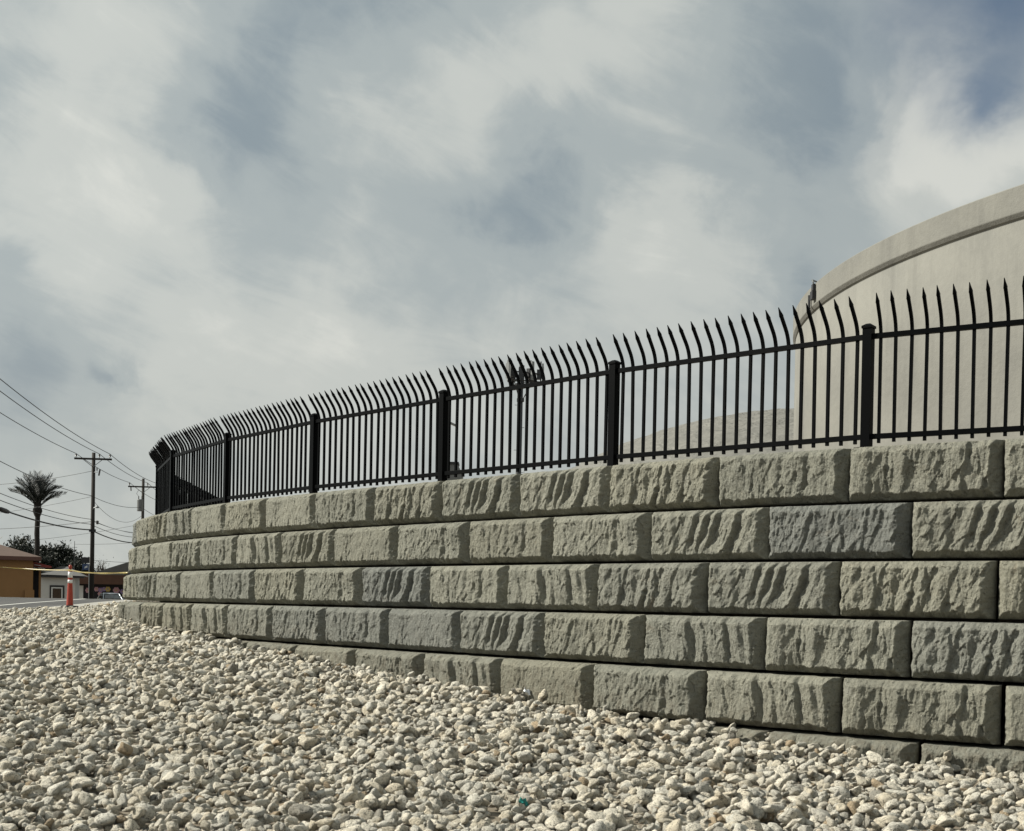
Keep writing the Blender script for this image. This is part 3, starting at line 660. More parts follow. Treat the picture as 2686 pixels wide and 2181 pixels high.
# small black fitting with a bent conduit on the rim
ang = math.atan2(at(2136, 767, 1)[1], at(2136, 767, 1)[0])
d = Vector(direction(2136, 767)); k = d.x / d.y
qa = 1 + k * k; qb = -2 * (TX * k + TY); qc = TX * TX + TY * TY - (TR + .02) ** 2
yy = (-qb - math.sqrt(qb * qb - 4 * qa * qc)) / (2 * qa); hx, hy = k * yy - TX, yy - TY; ph = math.atan2(hy, hx)
fz = d.z * yy + CZ - tank.location.z
fx = link('fitting', MB().box(-.01, -.10, -.16, .07, .10, .02).box(.0, -.07, .0202, .05, .07, .17).mesh('fitting'), 'trim_black', tank, (hx, hy, fz), (0, 0, ph))
MB().tube([(.02, .0, .17), (.03, .0, .22), (.03, -.05, .27), (.02, -.14, .30), (-.10, -.20, .28)], .018, 6).build('conduit', 'galvanised', fx)
fx2 = link('conduit', MB().tube([(.03, -.30, -.30), (.03, -.30, .0)], .030, 6).mesh('conduit'), 'trim_black', tank, (hx, hy, fz), (0, 0, ph))

T2 = empty('water_tank', (17.0, 75, ZW - .06), 0, 'distant round cream tank with a rough ripple-textured domed roof behind the fence', 'water tank')
R2, rim2, ap2 = 18.0, 5.0 + CZ - T2.location.z, 11.5 + CZ - T2.location.z
MB().lathe([(R2, -.3), (R2, 2.0), (R2, rim2 - .4), (R2 - .2, rim2)], 160).build('wall', 'tank_plaster', T2, sm=True)
na, nr = 300, 72; v = []; q = []
sph = ((R2 + .1) ** 2 + (ap2 - rim2) ** 2) / (2 * (ap2 - rim2))
for j in range(nr + 1):
    r = (R2 + .1) * (1 - j / nr) + .02; z = rim2 - .02 + math.sqrt(sph * sph - r * r) - (sph - (ap2 - rim2))
    for i in range(na): a = 2 * math.pi * i / na; v.append((r * math.cos(a), r * math.sin(a), z))
v = np.array(v); a_ = np.arctan2(v[:, 1], v[:, 0]); r_ = np.hypot(v[:, 0], v[:, 1])
rip = fbm(np.stack([np.cos(a_) * 6, np.sin(a_) * 6, r_ * 2.2], 1), 71, 3); v[:, 2] += .07 * rip + .06 * fbm(v * [1.2, 1.2, 5], 75, 2)
for j in range(nr):
    for i in range(na): q.append((j * na + i, j * na + (i + 1) % na, (j + 1) * na + (i + 1) % na, (j + 1) * na + i))
link('domed_roof', np_mesh('domed_roof', v, q, 'dome_shotcrete', sm=False), None, T2)

# site lamp on a post with a sloping cabinet behind the fence
lp = at(1172, 1258, 32)
lamp = empty('site_lamp', (lp[0], lp[1], ZW - .06), 0, 'small floodlight on a slim pole with a grey cabinet, seen between fence pickets', 'lamp post')
zz = at(1188, 1115, 32)[2] - lamp.location.z
MB().tube([(0, 0, -.2), (0, 0, zz + .1)], [.05, .04], 8).build('pole', 'galvanised', lamp)
MB().tube([(0, 0, zz + .06), (.12, 0, zz + .03)], .02, 6).build('arm', 'galvanised', lamp)
MB().prism([(.08, zz + .06), (.24, zz - .015), (.225, zz - .05), (.07, zz + .02)], 'y', -.10, .10).build('lamp_head', 'galvanised', lamp)
zc_ = at(1185, 1215, 32)[2] - lamp.location.z
cb = MB().prism([(-.02, .45), (.42, .45), (.40, zc_ - .32), (.28, zc_ - .06), (.02, zc_ - .06)], 'y', -.25, .20).build('cabinet', 'transformer_grey', lamp)
MB().box(-.04, -.28, zc_ - .058, .30, .22, zc_).build('cabinet_roof', 'trim_black', cb)
MB().box(-.02, -.2, -.2, .38, .15, .448).build('plinth', 'kerb_concrete', lamp)

# ------------------------------------------------------------------ cell mast
mp = at(1357, 1262, 160)
mast = empty('cell_mast', (mp[0], mp[1], CZ - 1.2), 0, 'tall dark cell mast topped by pale antenna panels, seen through the fence', 'cell mast')
def mz(py): return at(1361, py, 160)[2] - mast.location.z
ztop = mz(958)
MB().tube([(0, 0, 0), (.1, 0, ztop * .5), (.25, 0, ztop)], [.46, .36, .26], 16).build('pole', 'dark_steel', mast, sm=True)
zcol, zpl = mz(1050), mz(1003)
MB().lathe([(.34, zcol - .22), (.46, zcol - .2), (.46, zcol + .2), (.34, zcol + .22)], 12, (.2, 0, 0)).build('collar', 'dark_steel', mast)
for k in range(3):
    a = math.radians(90 + 120 * k + 25); b = a + math.radians(120)
    A_, B_ = Vector((math.cos(a), math.sin(a), 0)) * 2.6, Vector((math.cos(b), math.sin(b), 0)) * 2.6
    MB().tube([(.2, 0, zpl), A_ * .55 + Vector((.2, 0, zpl))], .07, 6).build('platform_arm', 'dark_steel', mast)
    MB().tube([(.2 + .3 * math.cos(a), .3 * math.sin(a), zcol + .1), A_ * .55 + Vector((.2, 0, zpl))], .06, 6).build('brace', 'dark_steel', mast)
    for dz in (0, 1.0):
        MB().tube([A_ + Vector((.2, 0, zpl + dz)), B_ + Vector((.2, 0, zpl + dz))], .085, 6).build('platform_rail', 'dark_steel', mast)
    for j, f in enumerate((.04, .36, .66, .97)):
        p = A_.lerp(B_, f) + Vector((.2, 0, 0)); nrm = Vector((p.x - .2, p.y, 0)).normalized(); rz = math.atan2(nrm.y, nrm.x)
        MB().tube([(p.x, p.y, zpl - .35), (p.x, p.y, zpl + 2.55)], .08, 6).build('mount_pipe', 'dark_steel', mast)
        hgt = (2.2, 1.5, 2.3, 1.8)[j]
        an_ = link('antenna_panel', MB().box(-.10, -.24, 0, .10, .24, hgt).mesh('antenna_panel'), 'antenna_grey' if j != 1 else 'dark_steel', mast, (p.x + nrm.x * .26, p.y + nrm.y * .26, zpl + .1), (0, 0, rz))
        MB().box(-.16, -.17, .35, -.10, .17, .95).build('radio_unit', 'dark_steel', an_)
        if j != 3: MB().box(-.72, -.28, .25, -.26, .28, 1.45).build('radio_unit', 'dark_steel', an_)
for k in range(7):
    z = ztop * (.30 + .09 * k); s = 1 if k % 2 else -1
    MB().tube([(.12, 0, z), (.12 + s * .62, 0, z)], .03, 5).build('step_bolt', 'dark_steel', mast)
MB().tube([(.75, -.3, 3), (.85, -.3, zcol - .4)], .02, 5).build('cable', 'dark_steel', mast)
MB().tube([(.25, 0, ztop), (.1, 0, ztop + .55), (-.25, 0, ztop + .65)], [.05, .07, .11], 6).build('beacon', 'dark_steel', mast)

# ------------------------------------------------------------------ street side on the left
def level(px, py, d): return at(px, py, d)[2]
DL = at(183, 1594, 33.0); gz = float(land(0, 33)) + .06
dl = empty('delineator_post', (DL[0], DL[1], gz), 0, 'orange traffic delineator with two white bands on a black rubber base', 'delineator')
MB().lathe([(.0, 0), (.24, 0), (.24, .03), (.20, .055), (.10, .06)], 8).build('base', 'rubber_black', dl)
MB().lathe([(.088, .055), (.085, .08), (.060, .60), (.0575, .70), (.052, .93), (.050, .945), (.022, .96)], 20).build('tube', 'delineator_orange', dl, sm=True)
for z0_, z1_ in ((.635, .72), (.775, .925)):
    MB().lathe([(.0625 - .02 * (z0_ - .6), z0_), (.0625 - .022 * (z1_ - .6), z1_)], 20).build('reflective_band', 'reflective_white', dl, sm=True)
MB().lathe([(.0, .955), (.020, .955), (.020, .99), (.040, 1.0), (.045, 1.06), (.030, 1.10), (.0, 1.105)], 12).build('handle', 'delineator_orange', dl, sm=True)
for z in (.18, .36, .53): MB().box(-.092 + z * .04, -.012, z, -.07 + z * .04, .012, z + .02).build('peg', 'reflective_white', dl)

def ribbon(name, pts, w, parent=None):
    pts = [Vector(p) for p in pts]; vs = []; fs = []; L = [0]
    for i in range(1, len(pts)): L.append(L[-1] + (pts[i] - pts[i - 1]).length)
    for i, p in enumerate(pts):
        d = (pts[min(i + 1, len(pts) - 1)] - pts[max(i - 1, 0)]).normalized(); tw = .55 * math.sin(L[i] * 1.4) + .5 * math.sin(L[i] * .53 + 1)
        side = Vector((0, 0, 1)); nrm = d.cross(side).normalized(); e = (side * math.cos(tw) + nrm * math.sin(tw)) * w / 2
        th = nrm * .0006
        vs += [p - e, p + e]
    for i in range(len(pts) - 1): fs.append((i * 2, i * 2 + 2, i * 2 + 3, i * 2 + 1))
    me = MB().add(vs, fs).mesh(name, True); uv = me.uv_layers.new(name='UVMap')
    for lp_ in me.loops: vi = lp_.vertex_index; uv.data[lp_.index].uv = (L[vi // 2], vi % 2)
    o = link(name, me, 'caution_tape', parent); md_ = o.modifiers.new('thickness', 'SOLIDIFY'); md_.thickness = .002
    return o
def span(a, b, sag, n=24):
    a, b = Vector(a), Vector(b); return [a.lerp(b, i / n) - Vector((0, 0, 4 * sag * (i / n) * (1 - i / n))) for i in range(n + 1)]
tp = Vector((DL[0], DL[1] - .055, gz + .965)); wx, wy, _ = wall_pt(17.3, -.03); te = Vector(at(335, 1503, float(wy) - .1))
far = Vector(at(-90, 1478, 35))
tag(ribbon('caution_tape', span(far, tp, .05) + span(tp, te, .04)[1:], .032), 'thin yellow caution tape strung from the orange delineator to the block wall', 'tape')

def pole_obj(px, d, top_py, label, r0=.16, r1=.115):
    b = at(px, 1565, d); root = empty('utility_pole', (b[0], d, CZ - 1.1), 0, label, 'utility pole', 'wooden utility poles along the street')
    h = level(px, top_py, d) - root.location.z
    MB().tube([(0, 0, -.2), (0, 0, h * .5), (0, 0, h)], [r0, (r0 + r1) / 2, r1], 12).build('shaft', 'creosote_wood', root, sm=True)
    return root, h
def insulator(root, x, y, z, s=1.0):
    return MB().lathe([(.02, 0), (.02, .08), (.075, .10), (.05, .15), (.07, .17), (.045, .25), (.0, .28)], 8, (x, y, z)).build('insulator', 'porcelain', root)
D1, D2 = 85.0, 110.0
P1, h1 = pole_obj(240, D1, 1188, 'tall wooden utility pole with one crossarm, fuse cutout and small lamp')
P2o, h2 = pole_obj(371, D2, 1256, 'far wooden utility pole carrying a transformer can, next to the fence corner')
za1 = level(243, 1205, D1) - P1.location.z; za2 = level(373, 1278, D2) - P2o.location.z
for root, za, w in ((P1, za1, 1.20), (P2o, za2, 1.22)):
    MB().box(-w, -.21, za - .06, w, -.10, za + .06).build('crossarm', 'creosote_wood', root, rot=(0, 0, .12))
    for s in (-1, 1): MB().tube([(s * .62, -.16, za - .05), (s * .03, -.13, za - .50)], .022, 5).build('arm_brace', 'galvanised', root)
    for x in (-w + .09, .42, w - .08): insulator(root, x, -.15, za + .061)
# fittings of the near pole
z_ = level(243, 1240, D1) - P1.location.z
f = MB().tube([(.05, -.1, z_), (.35, -.2, z_ + .02)], .02, 5).build('bracket', 'galvanised', P1)
MB().tube([(.42, -.2, z_ - .22), (.50, -.2, z_ + .20)], .055, 8).build('fuse_cutout', 'porcelain', P1)
MB().tube([(.30, -.2, z_ + .10), (.30, -.2, z_ + .30)], .04, 6).build('insulator', 'porcelain', P1)
z_ = level(243, 1334, D1) - P1.location.z
MB().tube([(.0, -.1, z_ - .12), (.12, -.14, z_ + .04), (.26, -.2, z_ + .07)], .025, 6).build('lamp_arm', 'galvanised', P1)
MB().lathe([(.0, -.06), (.13, -.03), (.14, .0), (.05, .09), (.0, .10)], 10, (.36, -.2, z_ + .06)).build('street_lamp', 'galvanised', P1)
z_ = level(243, 1371, D1) - P1.location.z
MB().lathe([(.0, -.13), (.08, -.12), (.09, .10), (.0, .13)], 8, (.36, -.14, z_)).build('cable_clamp', 'porcelain', P1)
MB().box(-.16, -.24, level(240, 1396, D1) - P1.location.z, .26, -.10, level(240, 1389, D1) - P1.location.z).build('cable_bracket', 'trim_black', P1)
MB().tube([(-.13, -.13, .2), (-.13, -.13, 3.2)], .035, 6).build('conduit', 'galvanised', P1)
# transformer on the far pole
z_ = level(373, 1327, D2) - P2o.location.z
tr = MB().lathe([(.0, -.50), (.24, -.50), (.26, -.46), (.26, .44), (.24, .50), (.0, .52)], 16, (-.12, -.38, z_)).build('transformer', 'transformer_grey', P2o, sm=False)
for x in (-.25, .02): MB().tube([(x, -.40, z_ + .5), (x, -.40, z_ + .78)], .04, 6).build('bushing', 'porcelain', tr)
MB().tube([(-.35, -.15, za2 - .3), (-.5, -.2, z_ + 1.0), (-.25, -.38, z_ + .75)], .015, 5).build('lead', 'wire_black', P2o)
MB().tube([(-1.0, -.16, za2 - .06), (-.98, -.16, za2 - .36)], .05, 6).build('fuse_cutout', 'porcelain', P2o)

b1, b2 = Vector(P1.location), Vector(P2o.location)
step = b2 - b1; b0 = b1 - step * 1.5; b3 = b2 + step
def wire(name, pts, r, label, group=None, cat='wire'):
    return tag(MB().tube(pts, r, 5).build(name, 'wire_black', sm=True), label, cat, group)
def run(x, dy, z1, z2, sag, r, label, group=None, z0=None):
    """one wire over all spans of the pole line"""
    p0 = b0 + Vector((x, dy, 0)); p1 = b1 + Vector((x, dy, 0)); p2 = b2 + Vector((x, dy, 0)); p3 = b3 + Vector((x, dy, 0))
    p0.z = z1 if z0 is None else z0; p1.z = z1; p2.z = z2; p3.z = z2 + (z2 - z1) * .5
    return wire('power_line', span(p0, p1, sag * 1.6) + span(p1, p2, sag)[1:] + span(p2, p3, sag)[1:], r, label, group)
for x, lb in ((-1.11, 'bare power wire on the crossarm end that points to the palm'), (.42, 'bare power wire on the crossarm insulator next to the pole top'), (1.12, 'bare power wire on the crossarm end that points to the fence')):
    run(x, -.15, b1.z + za1 + .34, b2.z + za2 + .34, .22, .020, lb, 'three crossarm wires')
Z = lambda py, d, px=243: level(px, py, d)
run(-.1, -.15, Z(1301, D1), Z(1331, D2, 373), .30, .018, 'single neutral wire tied to the poles well below the crossarms')
run(-.1, -.15, Z(1363, D1), Z(1398, D2, 373), .25, .017, 'thin communication wire below the neutral, passing behind the palm crown')
run(-.1, -.15, Z(1376, D1), Z(1410, D2, 373), .25, .020, 'communication cable directly above the thick black one')
tk = run(-.05, -.2, Z(1391, D1), Z(1424, D2, 373), .28, .042, 'thick black telephone cable, lowest along the poles, ending in a splice case')
# the splice case sits on the thick cable itself
t_ = .55; c0 = b0.lerp(b1, 0)
cab = span(Vector((b0.x - .05, b0.y - .2, Z(1391, D1))), Vector((b1.x - .05, b1.y - .2, Z(1391, D1))), .28 * 1.6, 200)
best = min(cab, key=lambda p: abs(rt.dot(p - Vector((0, 0, CZ))) / fw.dot(p - Vector((0, 0, CZ))) - (10 - WPX / 2) / FPX))
ci = cab.index(best); dirn = (cab[ci + 1] - cab[ci - 1]).normalized()
MB().tube([best - dirn * 1.0, best - dirn * .92, best - dirn * .5, best + dirn * .5, best + dirn * .92, best + dirn * 1.0], [.04, .09, .115, .115, .09, .04], 10).build('splice_case', 'wire_black', tk, sm=True)
cross = ['highest service wire, leaving the near pole just under its crossarm towards the palm', 'service wire leaving the near pole at the neutral wire and dipping behind the palm boot', 'lowest service wire leaving the near pole towards the palm, just above the thick cable']
wire('service_wire', span((b1.x, b1.y - .1, Z(1236, D1)), at(-260, 1270, 92), .5), .014, cross[0], 'service wires from the near pole')
wire('service_wire', span((b1.x, b1.y - .1, Z(1303, D1)), at(-160, 1362, 92), .2), .012, cross[1], 'service wires from the near pole')
wire('service_wire', span((b1.x, b1.y - .1, Z(1369, D1)), at(-260, 1389, 92), .25), .016, cross[2], 'service wires from the near pole')
wire('service_wire', span(at(60, 1420, 112), at(480, 1352, 112), .25), .013, 'faint wire crossing behind the near pole above the tree crown')
wire('service_wire', span(at(195, 1428, 112), at(480, 1410, 112), .2), .012, 'faint wire running low behind the near pole towards the wall')
wire('service_wire', span((b1.x + .1, b1.y - .1, Z(1316, D1)), (b2.x, b2.y - .1, Z(1352, D2, 373)), .95), .013, 'slack wire drooping in a loop between the two utility poles')
wire('service_wire', span((b1.x + .1, b1.y - .1, Z(1369, D1)), (b2.x, b2.y - .1, Z(1402, D2, 373)), .15), .014, 'tight wire from the cable clamp on the near pole to the far pole')
wire('service_wire', span((b1.x, b1.y + .1, Z(1470, D1)), at(420, 1476, 100), .08), .013, 'single wire low above the dark gable roof beside the near pole')

# --- palm
def frond_mesh(seed, L=2.9):
    r = random.Random(seed); m = MB(); pts = []
    for i in range(15):
        t = i / 14; pts.append(Vector((0, L * (t - .10 * t * t), -.62 * t ** 2.2 + .10 * math.sin(t * 3)))) 
    m.tube(pts, [.035 * (1 - .85 * i / 14) + .004 for i in range(15)], 4)
    for i in range(36):
        t = .20 + .80 * i / 35; k = t * 14; a = pts[min(int(k), 13)].lerp(pts[min(int(k) + 1, 14)], k - int(k))
        ll = (.62 * math.sin(math.pi * min(1, .22 + .70 * (1 - t) + .05)) + .10) * r.uniform(.85, 1.1)
        for s in (-1, 1):
            dv = Vector((s * .80, .52 + .35 * t, .42 + r.uniform(-.25, .25))).normalized() * ll; w = Vector((0, .020, 0)) + Vector((0, 0, .014))
            e = a + dv + Vector((0, 0, -.08)); mm = a + dv * .5
            m.add([a - w * .5, a + w * .5, mm + w, e, mm - w], [(0, 1, 2, 3, 4)])
    me = m.mesh('frond'); me.materials.append(MATS['palm_leaf']); return me
FR = [frond_mesh(k, 2.6 + .14 * k) for k in range(5)]
pb = at(95, 1565, 106); palm = empty('palm_tree', (pb[0], 106, CZ - 1.1), 0, 'tall date palm with a fan of upright fronds above the dark trees', 'palm tree')
zk = level(98, 1341, 106) - palm.location.z
tr_ = [(0, 0, -.1)] + [(.02 * math.sin(i), 0, i * zk / 22) for i in range(1, 23)]
MB().tube(tr_, [.24 + (.012 if i % 2 else 0) - .0022 * i for i in range(23)], 12).build('trunk', 'palm_trunk', palm)
mk = MB(); mk.lathe([(.22, -.45), (.30, -.25), (.38, -.02), (.36, .16), (.28, .30), (.30, .55), (.24, .95), (.14, 1.5), (.05, 1.7)], 14, (0, 0, zk)); mk.build('leaf_boot', 'palm_trunk', palm)
rp = random.Random(21)
for i in range(44):
    tl_ = math.radians((4, 16, 30, 42, 52)[i % 5] + rp.uniform(-8, 8)); az = i * 2.39996
    o = link('frond', FR[rp.randrange(5)], None, palm, (.18 * math.sin(-az), .18 * math.cos(az), zk + rp.uniform(.35, .75))); o.rotation_euler = (math.pi / 2 - tl_, 0, az); s = rp.uniform(.72, .95); o.scale = (s, s, s)

# --- broadleaf trees
def tree(name, loc, label, spread_x, h, hb, nleaf, leaf_s, seed, bare=False, group=None):
    r = np.random.default_rng(seed); root = empty(name, loc, 0, label, 'tree', group)
    mb = MB(); tips = []
    pr = random.Random(seed)
    mb.tube([(0, 0, -.2), (.05, 0, hb * .5), (.1, .05, hb)], [.22 * h / 7, .17 * h / 7, .13 * h / 7], 8)
    nb = 9 if not bare else 12
    for k in range(nb):
        a = k * 2.4 + pr.uniform(-.3, .3); rr = spread_x * pr.uniform(.45, .95); z = hb + (h - hb) * pr.uniform(.35, .95) * (1 - .35 * rr / spread_x)
        e = Vector((rr * math.cos(a), rr * math.sin(a), z)); s = Vector((.1, .05, hb * pr.uniform(.75, 1))); c = s.lerp(e, .5) + Vector((0, 0, (h - hb) * .12))
        mb.tube([s, c, e], [.08 * h / 7, .05 * h / 7, .015], 5)
        for j in range(5 if not bare else 7):
            q_ = s.lerp(e, pr.uniform(.35, 1)); e2 = q_ + Vector((pr.gauss(0, .22) * spread_x, pr.gauss(0, .22) * spread_x, pr.uniform(.0, .22) * (h - hb)))
            mb.tube([q_, q_.lerp(e2, .5) + Vector((0, 0, .05)), e2], [.03, .018, .006], 4); tips.append(e2)
        tips.append(e)
    mb.build('trunk', 'twig', root)
    if nleaf:
        cs = np.array([[*t] for t in tips]); K = len(cs)
        ext = []
        for k in range(46):
            a = r.uniform(0, 6.283); rr = spread_x * math.sqrt(r.uniform(0, 1)); ext.append((rr * math.cos(a), rr * math.sin(a), hb + (h - hb) * (r.uniform(.0, .92) * math.sqrt(max(0, 1 - (rr / spread_x) ** 2 * .75)))))
        cs = np.concatenate([cs, np.array(ext)]); K = len(cs)
        ci_ = r.integers(0, K, nleaf); sg = r.uniform(.20, .52, K)[ci_] * h / 7
        p = cs[ci_] + r.normal(size=(nleaf, 3)) * sg[:, None] * [1.1, 1.1, .8]
        p[:, 2] = np.maximum(p[:, 2], hb * .55)
        a = r.normal(size=(nleaf, 3)); a /= np.linalg.norm(a, axis=1, keepdims=True); b = np.cross(a, r.normal(size=(nleaf, 3))); b /= np.linalg.norm(b, axis=1, keepdims=True)
        s = leaf_s * r.uniform(.6, 1.3, nleaf)[:, None]
        v = np.stack([p - a * s, p + b * s * .32, p + a * s, p - b * s * .32], 1).reshape(-1, 3); f_ = np.arange(nleaf * 4).reshape(-1, 4)
        link('crown', np_mesh('crown', v, f_, 'foliage_dark', sm=False), None, root)
    return root
ta = at(25, 1565, 119); tb = at(150, 1565, 123); tcx = at(262, 1565, 129)
tree('leafy_tree', (ta[0], 119, CZ - 1.1), 'dark bushy tree behind the roof of the orange house', 3.6, 7.2, .9, 36000, .18, 5)
tree('leafy_tree', (tb[0], 123, CZ - 1.1), 'dark bushy tree with spiky outline between the palm trunk and the near utility pole', 3.1, 7.4, .9, 34000, .18, 8)
tree('bare_tree', (tcx[0], 129, CZ - 1.1), 'small thin bare tree rising behind the dark gable roof', .75, 5.4, 3.2, 260, .07, 9, True)

# --- houses (ground there lies below the crest of the road)
GZ = CZ - 1.1
def wall_window(parent, x0, x1, z0, z1, y, frame='trim_white', surround=None, bars=0):
    if surround: MB().box(x0 - .22, y - .05, z0 - .10, x1 + .22, y + .02, z1 + .24).build('window_surround', surround, parent)
    w = MB().box(x0 - .09, y - .08, z0 - .09, x1 + .09, y - .051, z1 + .09).build('window', frame, parent)
    MB().box(x0, y - .092, z0, x1, y - .081, z1).build('pane', 'window_glass', w)
    for k in range(bars): xx = x0 + (x1 - x0) * (k + .5) / bars; MB().tube([(xx, y - .12, z0), (xx, y - .12, z1)], .012, 4).build('bar', 'trim_black', w)
    return w
def on_front(root, px, py, y=0.0):
    """where the sight line of a pixel meets a house's front plane, in the house's own measure (x, z)"""
    a = root.rotation_euler.z; n_ = Vector((-math.sin(a), math.cos(a), 0)); d = direction(px, py); o = Vector(root.location) - Vector((0, 0, CZ)) + n_ * y
    k = n_.dot(o) / n_.dot(d); p = Vector(d) * k - (Vector(root.location) - Vector((0, 0, CZ)))
    return p.x * math.cos(a) + p.y * math.sin(a), p.z
# orange house
oh = at(86, 1564, 75)
ho = empty('orange_house', (oh[0], 75, GZ), math.radians(23.5), 'orange stucco house with a brown hip roof at the left', 'house')
oz = on_front(ho, 80, 1467)[1]
MB().box(-14, 0, -.1, 0, 9, oz).build('wall', 'stucco_orange', ho)
m = MB(); e = .42
m.add([(-14.5, -e, oz + .13), (e, -e, oz + .13), (e, 9 + e, oz + .13), (-14.5, 9 + e, oz + .13), (-9.5, 4.5, oz + 1.75), (-4.5, 4.5, oz + 1.75)], [(0, 1, 5, 4), (1, 2, 5), (2, 3, 4, 5), (3, 0, 4)])
m.build('roof', 'roof_brown', ho)
MB().box(-14.5, -e, oz - .09, e, 9 + e, oz + .128).build('fascia', 'fascia_brown', ho)
q1 = on_front(ho, 135, 1486, 1.0); pz = q1[1]
pr_ = MB().prism([(.02, oz - .12), (q1[0], pz), (q1[0], pz - .10), (.02, pz - .02)], 'y', .9, 3.0).build('porch_roof', 'awning_red', ho)
for k in range(3): MB().tube([(.10 + .20 * k, .86, oz - .30 - .17 * k), (q1[0] * (.45 + .22 * k), .86, oz - .36 - .17 * k)], .022, 5).build('trim_strip', 'trim_white', pr_)
MB().box(.004, 2.0, -.1, on_front(ho, 103, 1520, 2.0)[0], 3.0, pz - .12).build('porch_recess_shade', 'mural_and_recess_shade', ho)  # near-black box: the shade of the porch recess put into its colour
xp = on_front(ho, 102, 1520, 1.2)[0]; MB().box(xp, 1.2, -.1, xp + .12, 1.32, pz - .06).build('porch_post', 'stucco_orange', ho)
MB().box(-.45, -.26, -.1, .06, -.02, on_front(ho, 84, 1548)[1]).build('meter_box', 'stucco_orange', ho)
# white house
wl = at(106, 1565, 100)
hw = empty('white_house', (wl[0], 100, GZ), math.radians(14), 'small white stucco house with a grey roof and a black-framed window', 'house')
ww = on_front(hw, 197, 1540)[0]; wz = on_front(hw, 150, 1511)[1]
MB().box(0, 0, -.1, ww, 4, wz).build('wall', 'stucco_white', hw)
zpk = on_front(hw, 172, 1486, 2.0)[1]; xpk = on_front(hw, 172, 1486, 2.0)[0]; xe = on_front(hw, 223, 1509)[0]
m = MB(); m.add([(-.10, -.4, wz + .08), (xe, -.4, wz + .02), (xe, 4.4, wz + .02), (-.10, 4.4, wz + .08), (xpk - .3, 1.7, zpk), (xpk + .1, 2.3, zpk)], [(0, 1, 5, 4), (1, 2, 5), (2, 3, 4, 5), (3, 0, 4), (3, 2, 1, 0)]); m.build('roof', 'roof_grey', hw)
MB().box(-.08, -.38, wz - .14, xe - .04, .0, wz + .012).build('fascia', 'trim_black', hw)
wx0, wx1 = on_front(hw, 138, 1560)[0], on_front(hw, 161, 1560)[0]
wall_window(hw, wx0, wx1, on_front(hw, 150, 1575)[1], on_front(hw, 150, 1544)[1], 0, 'trim_white', 'trim_black', 5)
# shop with painted flowers
sl = at(199, 1565, 112)
hs = empty('brown_shop', (sl[0], 112, GZ), math.radians(8), 'low brown shop building with flowers painted on its dark wall and a dark gable roof', 'shop')
sw_ = on_front(hs, 356, 1540)[0]; sz0, sz1 = on_front(hs, 260, 1533)[1], on_front(hs, 260, 1508)[1]
MB().box(0, .8, -.1, sw_, 8, sz0).build('wall', 'mural_and_recess_shade', hs)
MB().box(-.1, -.3, sz0 + .003, sw_ + .2, 8, sz1).build('fascia', 'brown_board', hs)
xr0, zr0 = on_front(hs, 236, 1504, .2); xr1, zr1 = on_front(hs, 345, 1472, .2)
MB().prism([(xr0, sz1 + .005), (xr1 + 4.2, sz1 + .005), (xr1 + 4.2, sz1 + .06), (xr1, zr1), (xr0, sz1 + .06)], 'y', .2, 8).build('roof', 'roof_grey', hs)
MB().box(on_front(hs, 203, 1550)[0], .74, -.1, on_front(hs, 214, 1550)[0], .796, on_front(hs, 208, 1536)[1]).build('door', 'trim_white', hs)
def flower(parent, x, z, r, mat, n=6):
    m = MB()
    for k in range(n):
        a = 2 * math.pi * k / n; cx, cz = x + r * .58 * math.cos(a), z + r * .58 * math.sin(a)
        m.poly([(cx + r * .42 * math.cos(t), .785 - .001 * k, cz + r * .42 * math.sin(t)) for t in np.linspace(0, 6.283, 9)[:-1]])
    o = m.build('painted_flower', mat, parent)
    MB().poly([(x + r * .26 * math.cos(t), .770, z + r * .26 * math.sin(t)) for t in np.linspace(0, 6.283, 9)[:-1]]).build('flower_centre', 'mural_yellow' if mat != 'mural_yellow' else 'mural_lilac', o)
for px, py, r, mt in ((231, 1549, .25, 'mural_pink'), (253, 1546, .22, 'mural_pink'), (264, 1548, .22, 'mural_lilac'), (273, 1546, .20, 'mural_lilac'), (283, 1546, .24, 'mural_yellow'), (305, 1549, .30, 'mural_pink'), (262, 1558, .2, 'mural_pink'), (321, 1552, .22, 'mural_lilac')):
    p = on_front(hs, px, py, .79); flower(hs, p[0], p[1], r, mt)
# sign post
sg = at(226, 1565, 95); sgn = empty('sign_post', (sg[0], 95, GZ), 0, 'slim sign post with a black board above a blue board, beside the near utility pole', 'sign')
MB().tube([(.24, 0, -.1), (.24, 0, level(226, 1462, 95) - GZ)], .04, 6).build('post', 'galvanised', sgn)
def board(px0, px1, py0, py1, mat, name):
    a = at(px0, py0, 95); b = at(px1, py1, 95); return MB().box(a[0] - sg[0], -.09, b[2] - GZ, b[0] - sg[0], -.045, a[2] - GZ).build(name, mat, sgn)
board(215, 235, 1462, 1478, 'trim_black', 'board')
bb = board(217, 235, 1480, 1496, 'sign_blue', 'board')
a = at(222, 1492, 95); b = at(231, 1484, 95)
MB().poly([(a[0] - sg[0], -.096, a[2] - GZ), (b[0] - sg[0], -.096, (a[2] + b[2]) / 2 - GZ - .02), (b[0] - sg[0] - .03, -.096, b[2] - GZ), (a[0] - sg[0] + .05, -.096, (a[2] + b[2]) / 2 - GZ + .03)]).build('mark', 'trim_white', bb)
am = at(193.5, 1565, 104); mo = empty('antenna_mast', (am[0], 104, GZ), 0, 'very thin metal mast standing behind the white house roof', 'mast')
zt_ = level(193.5, 1420, 104) - GZ
MB().tube([(0, 0, 0), (0, 0, zt_ * .6), (0, 0, zt_)], [.05, .04, .02], 6).build('pole', 'dark_steel', mo)
MB().tube([(-.22, 0, zt_ - .5), (.22, 0, zt_ - .5)], .015, 4).build('cross_rod', 'dark_steel', mo)

